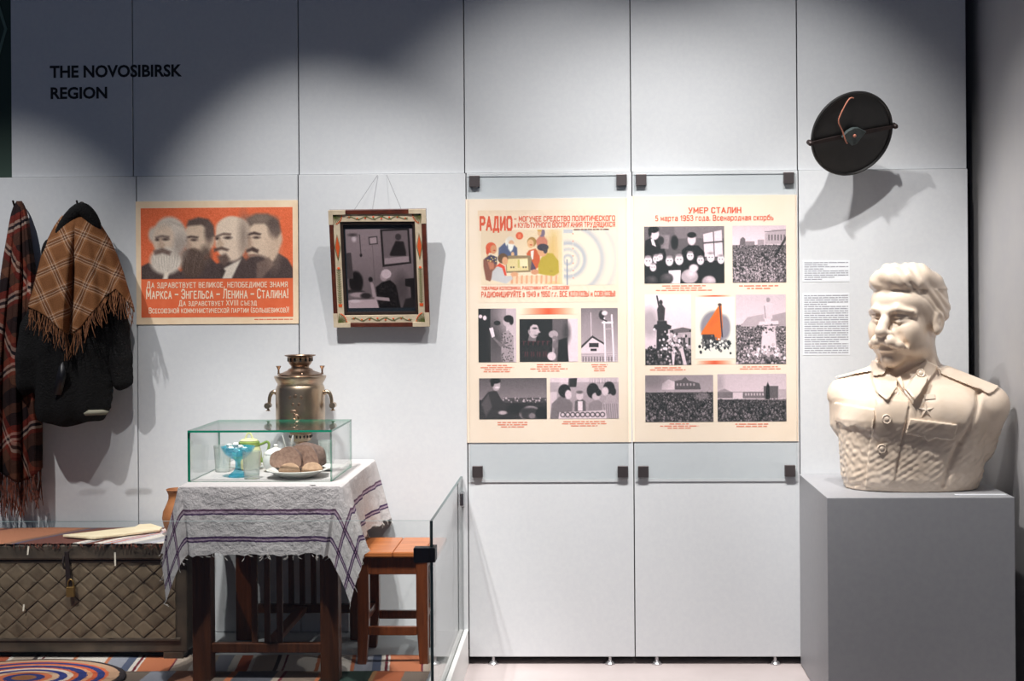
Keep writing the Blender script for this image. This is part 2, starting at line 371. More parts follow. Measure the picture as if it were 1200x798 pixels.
GLY = {'А': (.62, [[(0, 0), (.31, 1), (.62, 0)], [(.11, .32), (.51, .32)]]), 'Б': (.56, [[(.52, 1), (0, 1), (0, 0), (.4, 0), (.56, .12), (.56, .43), (.4, .55), (0, .55)]]),
 'В': (.56, [[(0, 0), (0, 1), (.38, 1), (.52, .88), (.52, .65), (.38, .53), (0, .53)], [(.38, .53), (.56, .4), (.56, .13), (.4, 0), (0, 0)]]), 'Г': (.46, [[(0, 0), (0, 1), (.46, 1)]]),
 'Д': (.68, [[(0, -.17), (0, 0), (.68, 0), (.68, -.17)], [(.1, 0), (.2, .55), (.24, 1), (.58, 1), (.58, 0)]]), 'Е': (.5, [[(.5, 1), (0, 1), (0, 0), (.5, 0)], [(0, .52), (.42, .52)]]),
 'З': (.5, [[(0, .86), (.12, 1), (.38, 1), (.5, .87), (.5, .66), (.36, .53), (.16, .53)], [(.36, .53), (.52, .4), (.52, .14), (.4, 0), (.12, 0), (0, .13)]]), 'И': (.56, [[(0, 1), (0, 0), (.56, 1), (.56, 0)]]),
 'Й': (.56, [[(0, 1), (0, 0), (.56, 1), (.56, 0)], [(.13, 1.2), (.28, 1.12), (.43, 1.2)]]), 'К': (.56, [[(0, 0), (0, 1)], [(.54, 1), (.02, .46)], [(.15, .6), (.56, 0)]]), 'Л': (.58, [[(0, 0), (.1, .08), (.17, 1), (.58, 1), (.58, 0)]]),
 'М': (.7, [[(0, 0), (0, 1), (.35, .25), (.7, 1), (.7, 0)]]), 'Н': (.56, [[(0, 0), (0, 1)], [(.56, 0), (.56, 1)], [(0, .52), (.56, .52)]]), 'О': (.6, [_o(.6, 0, 1)]), 'П': (.56, [[(0, 0), (0, 1), (.56, 1), (.56, 0)]]),
 'Р': (.54, [[(0, 0), (0, 1), (.4, 1), (.54, .87), (.54, .6), (.4, .46), (0, .46)]]), 'С': (.54, [[(.54, .82), (.42, 1), (.12, 1), (0, .82), (0, .18), (.12, 0), (.42, 0), (.54, .18)]]), 'Т': (.56, [[(.28, 0), (.28, 1)], [(0, 1), (.56, 1)]]),
 'У': (.56, [[(0, 1), (.29, .36)], [(.56, 1), (.2, 0), (.04, 0)]]), 'Ф': (.72, [[(.36, 0), (.36, 1)], _o(.72, .2, .84)]), 'Х': (.58, [[(0, 0), (.58, 1)], [(0, 1), (.58, 0)]]), 'Ц': (.62, [[(0, 1), (0, 0), (.62, 0), (.62, -.18)], [(.5, 0), (.5, 1)]]),
 'Ч': (.52, [[(0, 1), (0, .6), (.14, .44), (.52, .44)], [(.52, 1), (.52, 0)]]), 'Ш': (.76, [[(0, 1), (0, 0), (.76, 0), (.76, 1)], [(.38, 0), (.38, 1)]]), 'Щ': (.84, [[(0, 1), (0, 0), (.84, 0), (.84, -.18)], [(.36, 0), (.36, 1)], [(.72, 0), (.72, 1)]]),
 'Ъ': (.66, [[(0, 1), (.16, 1), (.16, 0), (.52, 0), (.66, .13), (.66, .43), (.52, .55), (.16, .55)]]), 'Ы': (.74, [[(0, 1), (0, 0), (.34, 0), (.46, .13), (.46, .43), (.34, .55), (0, .55)], [(.74, 0), (.74, 1)]]), 'Ь': (.54, [[(0, 1), (0, 0), (.4, 0), (.54, .13), (.54, .43), (.4, .55), (0, .55)]]),
 'Э': (.54, [[(0, .82), (.12, 1), (.42, 1), (.54, .82), (.54, .18), (.42, 0), (.12, 0), (0, .18)], [(.2, .5), (.54, .5)]]), 'Ю': (.82, [[(0, 0), (0, 1)], [(0, .52), (.26, .52)], [(x + .26, y) for x, y in _o(.56, 0, 1)]]), 'Я': (.54, [[(.54, 0), (.54, 1), (.14, 1), (0, .87), (0, .6), (.14, .46), (.54, .46)], [(.26, .46), (0, 0)]]),
 'X': (.58, [[(0, 0), (.58, 1)], [(0, 1), (.58, 0)]]), 'V': (.58, [[(0, 1), (.29, 0), (.58, 1)]]), 'I': (.1, [[(.05, 0), (.05, 1)]]), '–': (.5, [[(0, .45), (.5, .45)]]), '.': (.08, [[(.04, 0), (.04, .1)]]), ',': (.1, [[(.08, .1), (.02, -.16)]]), '!': (.1, [[(.05, 1), (.05, .3)], [(.05, .1), (.05, 0)]]),
 '(': (.18, [[(.18, 1.05), (0, .75), (0, .25), (.18, -.05)]]), ')': (.18, [[(0, 1.05), (.18, .75), (.18, .25), (0, -.05)]]), '0': (.5, [_o(.5, 0, 1)]), '1': (.26, [[(0, .8), (.22, 1), (.22, 0)]]), '3': (.48, [[(0, .86), (.12, 1), (.36, 1), (.48, .87), (.48, .66), (.34, .53), (.16, .53)], [(.34, .53), (.5, .4), (.5, .14), (.38, 0), (.12, 0), (0, .13)]]),
 '4': (.54, [[(.4, 0), (.4, 1), (0, .3), (.54, .3)]]), '5': (.48, [[(.46, 1), (.06, 1), (.02, .52), (.34, .6), (.48, .46), (.48, .15), (.36, 0), (.1, 0), (0, .12)]]), '9': (.5, [[(.04, .06), (.14, 0), (.36, 0), (.5, .2), (.5, .84), (.36, 1), (.14, 1), (0, .84), (0, .58), (.14, .44), (.36, .44), (.5, .56)]]),
 'а': (.46, [[(.04, .66), (.14, .74), (.34, .74), (.46, .6), (.46, 0)], [(.46, .44), (.12, .40), (0, .26), (0, .12), (.12, 0), (.3, 0), (.46, .16)]]), 'е': (.48, [[(0, .38), (.48, .38), (.46, .6), (.34, .74), (.14, .74), (0, .58), (0, .16), (.14, 0), (.34, 0), (.46, .1)]]), 'р': (.48, [[(0, -.26), (0, .74)], _o(.48, 0, .74)]), 'б': (.5, [_o(.5, 0, .66), [(0, .4), (.06, .84), (.46, 1)]])}
def stroke_fit(name, s, box, d, m, parent, w=.15, small=None):
    """lettering drawn with strokes of one width, filled into box = (x0, z0, x1, z1) over its capital height"""
    items = []; x = 0.0
    for ch in s:
        if ch == ' ': x += .38; continue
        k = 1.0
        if small and ch.islower(): gl = GLY[ch.upper()]; k = small
        elif ch in GLY: gl = GLY[ch]
        else: gl = GLY[ch.upper()]; k = .74
        for pl_ in gl[1]: items.append(([(x + a * k, b_ * k) for a, b_ in pl_], w * (.9 if k < 1 else 1)))
        x += gl[0] * k + .2 + w * .45
    x -= .2 + w * .45; sx = (box[2] - box[0]) / x; sz = box[3] - box[1]; b = MB()
    dk = 0
    for pl_, ww in items:
        for i in range(len(pl_) - 1):
            p, q = Vector(pl_[i]), Vector(pl_[i + 1]); e = (q - p); e = e.normalized() * (ww / 2); n = Vector((-e.y, e.x)); ext = e * .8; dk += 1
            b.add([(box[0] + v.x * sx, -d - dk * 1.2e-5 % .0008, box[1] + v.y * sz) for v in (p - ext - n, q + ext - n, q + ext + n, p - ext + n)], [(0, 1, 2, 3)])
    return put(name, b.mesh(fix=False), m, parent, smooth=False)
def sheet(name, box, d, thick, m, parent=None):
    return put(name, MB().box((box[0], -d, box[1]), (box[2], -d + thick, box[3])).mesh(), m, parent, smooth=False)
def word_lines(box, n, d, fill=0.55, ragged=False, gap=.25):
    """rows of tiny illegible words as short bars"""
    b = MB(); x0, z0, x1, z1 = box; h = (z1 - z0) / n
    for i in range(n):
        zc = z1 - (i + .5) * h; a, e = x0, x1
        if ragged:
            w = (x1 - x0) * RND.uniform(.45, 1.0) / 2; a, e = (x0 + x1) / 2 - w, (x0 + x1) / 2 + w
        elif RND.random() < .15: e = x0 + (x1 - x0) * RND.uniform(.4, .9)
        x = a
        while x < e:
            w = min(h * RND.uniform(1.0, 4.0), e - x); t = h * fill / 2
            b.add([(x, -d, zc - t), (x + w, -d, zc - t), (x + w, -d, zc + t), (x, -d, zc + t)], [(0, 1, 2, 3)])
            x += w + h * gap * 2
    return b.mesh(fix=False)

# ------------------------------------------------------------------ printed pictures: drawn on a canvas, laid on a fine mesh
class Can:
    def __init__(s, w, h, n=150, bg=(200, 200, 200)):
        s.w, s.h = w, h; s.nx = n; s.ny = max(8, int(round(n * h / w)))
        s.X, s.Y = np.meshgrid((np.arange(s.nx) + .5) * w / s.nx, (np.arange(s.ny) + .5) * h / s.ny)
        s.a = np.ones((s.ny, s.nx, 3)) * np.array(bg, float); s.soft = w / s.nx
    def blend(s, d, col, alpha=1.0, soft=1.0):
        k = np.clip(.5 - d / (s.soft * soft), 0, 1)[..., None] * alpha
        s.a = s.a * (1 - k) + np.array(col, float) * k; return s
    def ell(s, cx, cy, rx, ry, col, ang=0, alpha=1., soft=1.):
        c, n = math.cos(math.radians(ang)), math.sin(math.radians(ang)); x, y = s.X - cx, s.Y - cy
        u, v = (x * c + y * n) / rx, (-x * n + y * c) / ry
        return s.blend((np.sqrt(u * u + v * v) - 1) * min(rx, ry), col, alpha, soft)
    def poly(s, pts, col, alpha=1., soft=1.):
        return s.blend(poly_sdf(s.X, s.Y, pts), col, alpha, soft)
    def rect(s, x0, y0, x1, y1, col, alpha=1.): return s.poly([(x0, y0), (x1, y0), (x1, y1), (x0, y1)], col, alpha)
    def line(s, p, q, w, col, alpha=1.):
        px, py = p; dx, dy = q[0] - px, q[1] - py; t = np.clip(((s.X - px) * dx + (s.Y - py) * dy) / (dx * dx + dy * dy + 1e-9), 0, 1)
        return s.blend(np.hypot(s.X - px - t * dx, s.Y - py - t * dy) - w / 2, col, alpha)
    def ring(s, cx, cy, r, w, col, alpha=1., soft=2.): return s.blend(np.abs(np.hypot(s.X - cx, s.Y - cy) - r) - w / 2, col, alpha, soft)
    def vgrad(s, y0, y1, c0, c1):
        t = np.clip((s.Y - y0) / (y1 - y0), 0, 1)[..., None]; k = ((s.Y >= y0) & (s.Y <= y1))[..., None]
        s.a = np.where(k, np.array(c0, float) * (1 - t) + np.array(c1, float) * t, s.a); return s
    def noise(s, amp): s.a += NR.normal(0, amp, s.a.shape[:2])[..., None]; return s
    def crowd(s, y0, y1, n, lo=30, hi=190, size=(2, 5), box=None):
        pts = sorted((NR.uniform(y0, y1), NR.uniform(0, s.w)) for _ in range(n))
        for y, x in pts:
            if box and not (box[0] < x < box[1]): continue
            k = (y - y0) / max(1, y1 - y0); r = (size[0] + (size[1] - size[0]) * k) * NR.uniform(.7, 1.2); v = NR.uniform(lo, hi)
            s.local(x, y, r, g(v * .5)); s.local(x, y - r, r * .6, g(v))
        return s
    def local(s, cx, cy, r, col):
        sx, sy = s.w / s.nx, s.h / s.ny; i0, i1 = max(0, int((cx - r * 1.5) / sx)), min(s.nx, int((cx + r * 1.5) / sx) + 2); j0, j1 = max(0, int((cy - r * 1.5) / sy)), min(s.ny, int((cy + r * 1.5) / sy) + 2)
        if i0 >= i1 or j0 >= j1: return
        d = np.hypot(s.X[j0:j1, i0:i1] - cx, (s.Y[j0:j1, i0:i1] - cy) * .85) - r; k = np.clip(.5 - d / s.soft, 0, 1)[..., None]
        s.a[j0:j1, i0:i1] = s.a[j0:j1, i0:i1] * (1 - k) + np.array(col, float) * k
    def build(s, name, box, d, parent, T=None):
        nx, ny = s.nx, s.ny; a = np.clip(s.a, 0, 255) / 255; L = np.where(a <= .04045, a / 12.92, ((a + .055) / 1.055) ** 2.4)
        xs = np.linspace(box[0], box[2], nx); zs = np.linspace(box[3], box[1], ny); P = np.zeros((ny, nx, 3)); P[..., 0] = xs[None]; P[..., 2] = zs[:, None]; P[..., 1] = -d
        if T is not None:
            R = np.array(T.to_3x3()); P = P @ R.T + np.array(T.translation)
        me = grid_mesh(P); c = me.color_attributes.new('Col', 'FLOAT_COLOR', 'POINT')
        c.data.foreach_set('color', np.concatenate([L, np.ones((ny, nx, 1))], -1).astype(np.float32).ravel())
        return put(name, me, 'print', parent, smooth=False)
def g(v): v = max(0, min(255, (v - 110) * 1.22 + 108)); return (min(255, v * 1.03), v * .915, v * .945)
def poly_sdf(X, Y, pts):
    d = np.full(X.shape, 1e18); s = np.ones(X.shape); n = len(pts)
    for i in range(n):
        (ax, ay), (bx, by) = pts[i], pts[i - 1]; ex, ey = bx - ax, by - ay; wx, wy = X - ax, Y - ay
        t = np.clip((wx * ex + wy * ey) / (ex * ex + ey * ey + 1e-12), 0, 1); d = np.minimum(d, (wx - ex * t) ** 2 + (wy - ey * t) ** 2)
        c1, c2, c3 = Y >= ay, Y < by, ex * wy > ey * wx; f = (c1 & c2 & c3) | (~c1 & ~c2 & ~c3); s = np.where(f, -s, s)
    return s * np.sqrt(d)
def smooth_path(pts, n=10):
    out = []; P = [Vector(p) for p in pts]
    for i in range(len(P) - 1):
        a, b, c, d = P[max(i - 1, 0)], P[i], P[i + 1], P[min(i + 2, len(P) - 1)]
        for k in range(n):
            t = k / n; out.append(.5 * ((2 * b) + (c - a) * t + (2 * a - 5 * b + 4 * c - d) * t * t + (3 * b - a - 3 * c + d) * t ** 3))
    return out + [P[-1]]

# ------------------------------------------------------------------ carved solids: signed distance field -> one skin
class Field:
    def __init__(s, lo, hi, h):
        s.lo = np.array(lo); s.h = h; n = [int((b - a) / h) + 1 for a, b in zip(lo, hi)]
        s.ax = [a + h * np.arange(k) for a, k in zip(lo, n)]; s.D = np.full(n, 1.0, np.float32)
    def box(s, c0, c1, pad):
        sl = []
        for i in range(3):
            a = max(0, int((min(c0[i], c1[i]) - pad - s.lo[i]) / s.h)); b = min(len(s.ax[i]), int((max(c0[i], c1[i]) + pad - s.lo[i]) / s.h) + 2); sl.append(slice(a, max(a + 1, b)))
        X = s.ax[0][sl[0]][:, None, None]; Y = s.ax[1][sl[1]][None, :, None]; Z = s.ax[2][sl[2]][None, None, :]
        return tuple(sl), X, Y, Z
    def op(s, sl, d, k, mode):
        a = s.D[sl]; d = d.astype(np.float32)
        if mode == 'add':
            if k: h = np.clip(.5 + .5 * (a - d) / k, 0, 1); r = a * (1 - h) + d * h - k * h * (1 - h)
            else: r = np.minimum(a, d)
        else:
            if k: h = np.clip(.5 - .5 * (a + d) / k, 0, 1); r = a * (1 - h) + (-d) * h + k * h * (1 - h)
            else: r = np.maximum(a, -d)
        s.D[sl] = r; return s
    def ell(s, c, r, k=.02, mode='add', R=None):
        c = np.array(c); r = np.array(r); m = max(r); ext = [m] * 3 if R is not None else r
        sl, X, Y, Z = s.box(c - ext, c + ext, k + .03)
        x, y, z = X - c[0], Y - c[1], Z - c[2]
        if R is not None:
            x, y, z = (R[0][0] * x + R[1][0] * y + R[2][0] * z), (R[0][1] * x + R[1][1] * y + R[2][1] * z), (R[0][2] * x + R[1][2] * y + R[2][2] * z)
        k0 = np.sqrt((x / r[0]) ** 2 + (y / r[1]) ** 2 + (z / r[2]) ** 2); k1 = np.sqrt((x / r[0] ** 2) ** 2 + (y / r[1] ** 2) ** 2 + (z / r[2] ** 2) ** 2)
        return s.op(sl, k0 * (k0 - 1) / np.maximum(k1, 1e-6), k, mode)
    def cap(s, a, b, ra, rb, k=.02, mode='add', flat=None):
        a = np.array(a, float); b = np.array(b, float); m = max(ra, rb)
        sl, X, Y, Z = s.box(np.minimum(a, b) - m, np.maximum(a, b) + m, k + .03); e = b - a; fy = flat or 1.0
        t = np.clip(((X - a[0]) * e[0] + (Y - a[1]) * e[1] * fy * fy + (Z - a[2]) * e[2]) / (e[0] ** 2 + (e[1] * fy) ** 2 + e[2] ** 2 + 1e-12), 0, 1)
        d = np.sqrt((X - a[0] - t * e[0]) ** 2 + ((Y - a[1] - t * e[1]) * fy) ** 2 + (Z - a[2] - t * e[2]) ** 2) - (ra + (rb - ra) * t)
        return s.op(sl, d / (fy if fy > 1 else 1), k, mode)
    def path(s, pts, rs, k=.01, mode='add', flat=None):
        for i in range(len(pts) - 1): s.cap(pts[i], pts[i + 1], rs[i], rs[i + 1], k, mode, flat)
        return s
    def emboss(s, poly, t, ymax, zpad=.05, k=0.0):
        """raise the skin by t inside a polygon seen from the front (x,z)"""
        xs = [p[0] for p in poly]; zs = [p[1] for p in poly]
        sl, X, Y, Z = s.box((min(xs), s.lo[1], min(zs)), (max(xs), ymax, max(zs)), .01)
        p2 = poly_sdf(*np.meshgrid(X[:, 0, 0], Z[0, 0, :], indexing='ij'), poly)[:, None, :]
        a = s.D[sl]; s.D[sl] = np.minimum(a, np.maximum(np.maximum(a - t, p2), Y - ymax)).astype(np.float32); return s
    def mesh(s):
        D = s.D; m = D < 0; nx, ny, nz = D.shape
        c = [m[i:nx - 1 + i, j:ny - 1 + j, k:nz - 1 + k] for i in (0, 1) for j in (0, 1) for k in (0, 1)]
        cnt = sum(x.astype(np.int8) for x in c); act = (cnt > 0) & (cnt < 8); I = np.argwhere(act); n = len(I)
        num = np.full(act.shape, -1, np.int32); num[act] = np.arange(n)
        cor = [np.array(o) for o in ((0, 0, 0), (0, 0, 1), (0, 1, 0), (0, 1, 1), (1, 0, 0), (1, 0, 1), (1, 1, 0), (1, 1, 1))]
        val = [D[I[:, 0] + o[0], I[:, 1] + o[1], I[:, 2] + o[2]] for o in cor]
        P = np.zeros((n, 3)); K = np.zeros((n, 1))
        for a in range(8):
            for b in range(a + 1, 8):
                if np.abs(cor[a] - cor[b]).sum() != 1: continue
                va, vb = val[a], val[b]; x = (va < 0) != (vb < 0); t = np.where(x, va / np.where(x, va - vb, 1), 0)
                P += np.where(x[:, None], cor[a] + (cor[b] - cor[a]) * t[:, None], 0); K += x[:, None]
        P = (P / np.maximum(K, 1) + I) * s.h + s.lo; quads = []
        for ax in range(3):
            u, w = [(1, 2), (2, 0), (0, 1)][ax]
            A = np.take(m, range(m.shape[ax] - 1), ax); B = np.take(m, range(1, m.shape[ax]), ax); E = np.argwhere(A != B)
            E = E[(E[:, u] > 0) & (E[:, w] > 0) & (E[:, u] < m.shape[u] - 1) & (E[:, w] < m.shape[w] - 1)]
            ins = m[E[:, 0], E[:, 1], E[:, 2]]
            def cell(du, dw):
                e = E.copy(); e[:, u] -= du; e[:, w] -= dw; return num[e[:, 0], e[:, 1], e[:, 2]]
            q = np.stack([cell(1, 1), cell(0, 1), cell(0, 0), cell(1, 0)], 1); q[~ins] = q[~ins][:, ::-1]; quads.append(q)
        Q = np.concatenate(quads); Q = Q[(Q >= 0).all(1)]; me = bpy.data.meshes.new('m'); return P, Q
def skin(P, Q):
    me = bpy.data.meshes.new('m'); me.from_pydata(P.tolist(), [], Q.tolist()); return me
# ================================================================== THE SETTING
PZ = 0.141                       # podium height
XL, XR = -4.2, 1.702
struct(put('floor', MB().box((XL, -7.5, -.1), (XR + .02, .261, 0)).mesh(), 'floor', smooth=False))
struct(put('wall_back', MB().box((XL, .26, 0), (XR + .3, .35, 4.4)).mesh(), 'dark', smooth=False))
# side wall with a slim dark reveal at the corner: upper leaf stands a little further out than the lower one
zc = at(1138, 209, .03).z
wr = MB().box((XR, -6.0, zc), (XR + .3, .25, 4.4)).box((XR, -6.0, 0), (XR + .3, .19, zc))
struct(put('wall_right', wr.mesh(), 'side', smooth=False))
struct(put('baseboard_right', MB().box((XR - .012, -6.0, 0), (XR + .005, -.7, .075)).mesh(), 'white', smooth=False, bevel=.002))
lo = at(6, 209, -.05)
gw = MB().box((XL, .055, lo.z + .004), (at(13, 100, -.05).x + .1, .07, 4.4))
struct(put('wall_left', gw.mesh(), 'green', smooth=False))
p = [at(x, y, -.053) for x, y in ((-4, -6), (8.5, 34), (-6, 84))]
struct(put('trim_1', MB().prism([(p[0].x, p[0].z), (p[1].x, p[1].z), (p[2].x, p[2].z), (p[2].x - .012, p[2].z), (p[1].x - .013, p[1].z), (p[0].x - .012, p[0].z)], .052, .056).mesh(), 'greenline', smooth=False))

DU, DL = -.012, 0.0              # upper leaves set back a little behind the lower ones
ztop = 3.6
up_x = [12.5, 155.5, 349.8, 543.8, 738.8, 933.8, 1132.5]
def xs(px, py, d): return at(px, py, d).x
z_up0 = at(640, 202, DU).z
for i in range(6):
    a, b = xs(up_x[i], 100, DU), xs(up_x[i + 1], 100, DU)
    struct(put('wall_panel', MB().box((a + .0022, -DU, z_up0), (b - .0022, .06, ztop)).mesh(), 'panel', smooth=False, bevel=.0015))
low_x = [-230, -35, 161, 350.6, 547.3, 741.8, 936.6, 1135.7]
zl1 = at(640, 202.3, DL).z
panels = []
for i in range(7):
    a, b = xs(low_x[i], 400, DL), xs(low_x[i + 1], 400, DL)
    z0 = PZ + .002 if i < 4 else at(742, 769.5, DL).z
    o = struct(put('wall_panel', MB().box((a + .0022, 0, z0), (b - .0022, .05, zl1)).mesh(), 'panel', smooth=False, bevel=.0015)); panels.append(o)
# adjustable feet under the floor-standing leaves
zb = at(742, 769.5, DL).z
for px, k in ((578, 4), (715, 4), (770, 5), (909, 5)):
    x = xs(px, 776, 0)
    b = MB().lathe([(.024, 0), (.024, .005), (.018, .012), (.008, .017), (.007, zb + .001)], (x, .012, 0), 24)
    put('panel_foot', b.mesh(), 'steel', panels[k])

# podium with the channel that carries the glass
PD = 1.22                        # its front edge
xg = xs(541.3, 600, 0)           # glass line
xp = xs(549.0, 742, 0)
struct(put('podium_floor', MB().box((XL, -PD, 0.001), (xg - .03, .05, PZ)).mesh(), 'podium', smooth=False, bevel=.003))
b = MB().box((xg - .029, -PD - .02, .001), (xg - .006, .0, PZ + .012)).box((xg + .006, -PD - .02, .001), (xp, .0, PZ + .012)).box((xg - .006, -PD - .02, .001), (xg + .006, 0, PZ - .02))
struct(put('podium_trim', b.mesh(), 'white', smooth=False, bevel=.002))

# ================================================================== WALL LETTERING
t = thing('wall_lettering', 'black two-line lettering high on the grey wall above the coat', 'lettering', at(130, 100, DU))
text_fit('word', 'THE NOVOSIBIRSK', rect(58.3, 76, 213.3, 90.7, DU + .001), DU + .001, 'ink', t, .03)
text_fit('word', 'REGION', rect(59.3, 101.8, 125.6, 116, DU + .001), DU + .001, 'ink', t, .03)

# ================================================================== POSTER WITH FOUR HEADS
D0 = .004
t = thing('political_poster', 'orange poster with four bearded or moustached heads in a row, left of the framed photograph', 'poster', at(254, 380, 0))
sheet('paper_sheet', rect(159.5, 235.3, 349.4, 379.7, D0), D0, .003, 'oldpaper', t)
sheet('orange_field', rect(165.3, 243.4, 343.2, 371.6, D0), D0 + .0006, .0008, 'orange', t)
c = Can(789, 372, 230, (233, 114, 74)); Kp, Kd = (228, 204, 182), (70, 56, 54)
c.ell(300, 150, 420, 40, (224, 102, 64), alpha=.4, soft=60)
# heads drawn back to front so each overlaps the one behind it, as printed
def shoulders(pts): c.poly(pts, (82, 68, 66), soft=3)
# right-hand head
shoulders([(520, 372), (560, 320), (600, 285), (690, 225), (760, 270), (789, 320), (789, 372)])
c.ell(632, 178, 90, 128, (222, 196, 172), soft=4).ell(712, 165, 22, 42, (214, 186, 162), soft=4)
c.ell(600, 300, 70, 50, (82, 68, 66), soft=6).poly([(600, 290), (665, 262), (690, 300), (625, 372), (600, 372)], (120, 100, 92), soft=4)
c.poly([(545, 110), (548, 60), (600, 35), (660, 36), (715, 70), (728, 130), (705, 160), (690, 150), (672, 110), (640, 84), (590, 86), (556, 112)], (108, 92, 84), soft=5)
c.ell(620, 60, 60, 18, (136, 118, 106), soft=10).ell(690, 110, 26, 46, (92, 78, 74), soft=8)
c.poly([(540, 140), (590, 128), (625, 138), (620, 146), (585, 142), (545, 152)], Kd, soft=3).ell(600, 158, 16, 6, Kd, soft=3).ell(556, 160, 10, 6, Kd, soft=3)
c.poly([(560, 150), (545, 205), (575, 212), (584, 190)], (196, 166, 144), soft=5).poly([(545, 222), (580, 206), (612, 222), (606, 240), (575, 228), (548, 236)], (84, 66, 62), soft=3)
c.ell(575, 250, 24, 5, (150, 114, 100), soft=3).ell(690, 215, 22, 60, (196, 168, 146), alpha=.6, soft=20)
# third head: bald
shoulders([(330, 372), (350, 320), (400, 290), (520, 240), (560, 300), (560, 372)])
c.ell(470, 165, 84, 116, (230, 206, 184), soft=4).ell(478, 110, 88, 62, (232, 210, 188), soft=4)
c.ell(534, 150, 20, 80, (120, 104, 96), alpha=.8, soft=14).poly([(384, 150), (430, 132), (470, 136), (466, 146), (425, 144), (390, 158)], (110, 90, 82), soft=3)
c.ell(452, 158, 18, 7, Kd, soft=3).ell(398, 162, 12, 7, Kd, soft=3).poly([(408, 160), (386, 200), (420, 212), (434, 190)], (204, 176, 152), soft=4)
c.poly([(378, 214), (420, 204), (458, 218), (450, 228), (418, 220), (380, 232)], (104, 84, 76), soft=3).poly([(398, 254), (440, 240), (462, 268), (440, 300), (410, 292)], (110, 90, 82), soft=5)
c.poly([(425, 320), (480, 290), (520, 270), (470, 372), (410, 372)], (226, 212, 196), soft=3).poly([(420, 310), (440, 330), (420, 372), (395, 372)], (70, 58, 56), soft=3)
# second head: long dark beard
shoulders([(180, 372), (210, 330), (360, 260), (400, 300), (420, 372)])
c.ell(300, 160, 76, 100, (218, 192, 168), soft=4).ell(366, 168, 18, 40, (208, 180, 156), soft=4)
c.poly([(238, 96), (248, 66), (300, 50), (350, 60), (378, 96), (382, 150), (360, 150), (346, 110), (316, 90), (262, 94)], (96, 80, 74), soft=4)
c.ell(354, 130, 22, 50, (104, 88, 82), soft=6)
c.ell(268, 290, 64, 76, (92, 74, 66), soft=6).ell(260, 250, 54, 36, (100, 82, 74), soft=6).ell(336, 250, 30, 50, (98, 82, 74), alpha=.9, soft=8)
for k in range(26): c.line((225 + k * 3.6, 240 + RND.uniform(0, 30)), (222 + k * 3.2 + RND.uniform(-8, 8), 350 - abs(k - 13) * 3), 2.5, (132, 112, 100) if k % 2 else (70, 56, 52), .6)
c.poly([(226, 152), (262, 146), (300, 152), (296, 160), (262, 156), (230, 162)], Kd, soft=3).ell(276, 168, 15, 6, Kd, soft=3).ell(234, 170, 9, 6, Kd, soft=3)
c.poly([(244, 160), (230, 206), (256, 212), (266, 196)], (190, 160, 140), soft=4)
# first head: white mane and beard
shoulders([(0, 372), (0, 305), (40, 285), (110, 320), (180, 310), (215, 340), (220, 372)])
c.ell(150, 150, 88, 104, (214, 200, 186), soft=5).ell(66, 140, 26, 40, (206, 192, 178), soft=5)
c.ell(120, 165, 56, 80, (222, 198, 176), soft=6)
c.ell(130, 275, 84, 72, (216, 204, 190), soft=6).ell(205, 200, 36, 60, (166, 152, 142), alpha=.8, soft=10)
for k in range(30): c.line((60 + k * 5, 250 + RND.uniform(-10, 20)), (70 + k * 4.2 + RND.uniform(-10, 10), 335 - abs(k - 15) * 2), 2.5, (238, 228, 216) if k % 3 else (160, 146, 136), .55)
for k in range(16): c.line((90 + k * 8, 66 + abs(k - 7) * 2), (100 + k * 9, 84 + abs(k - 8) * 4), 3, (176, 162, 150), .6)
c.poly([(74, 150), (110, 140), (150, 148), (146, 160), (112, 154), (78, 164)], (130, 112, 104), soft=3).ell(128, 164, 16, 6, Kd, soft=3).ell(88, 166, 11, 6, Kd, soft=3)
c.poly([(100, 156), (86, 204), (116, 214), (126, 194)], (198, 170, 148), soft=4).poly([(66, 222), (110, 208), (160, 228), (150, 248), (110, 236), (72, 246)], (122, 102, 94), soft=4)
c.poly([(112, 372), (122, 340), (148, 330), (138, 372)], (236, 222, 206), soft=3)
c.noise(7)
c.build('portrait_print', rect(165.5, 243.5, 343.0, 326.5, D0), D0 + .0012, t)
for s, (x0, y0, x1, y1), bo in (('Да здравствует великое, непобедимое знамя', (98, 486, 828, 522), .15), ('Маркса – Энгельса – Ленина – Сталина!', (97, 529, 832, 578), .17),
                                ('Да здравствует XVIII съезд', (265, 585, 668, 616), .15), ('Всесоюзной коммунистической партии (большевиков)!', (110, 622, 836, 654), .15)):
    stroke_fit('slogan_line', s, rect(150 + x0 / 4.433, 220 + y0 / 4.433, 150 + x1 / 4.433, 220 + (y1 - 5) / 4.433, D0), D0 + .0012, 'creamtext', t, bo, .8)
put('imprint_line', word_lines(rect(298, 373.3, 344, 375, D0), 1, D0 + .0006).copy(), 'redtext', t, smooth=False)

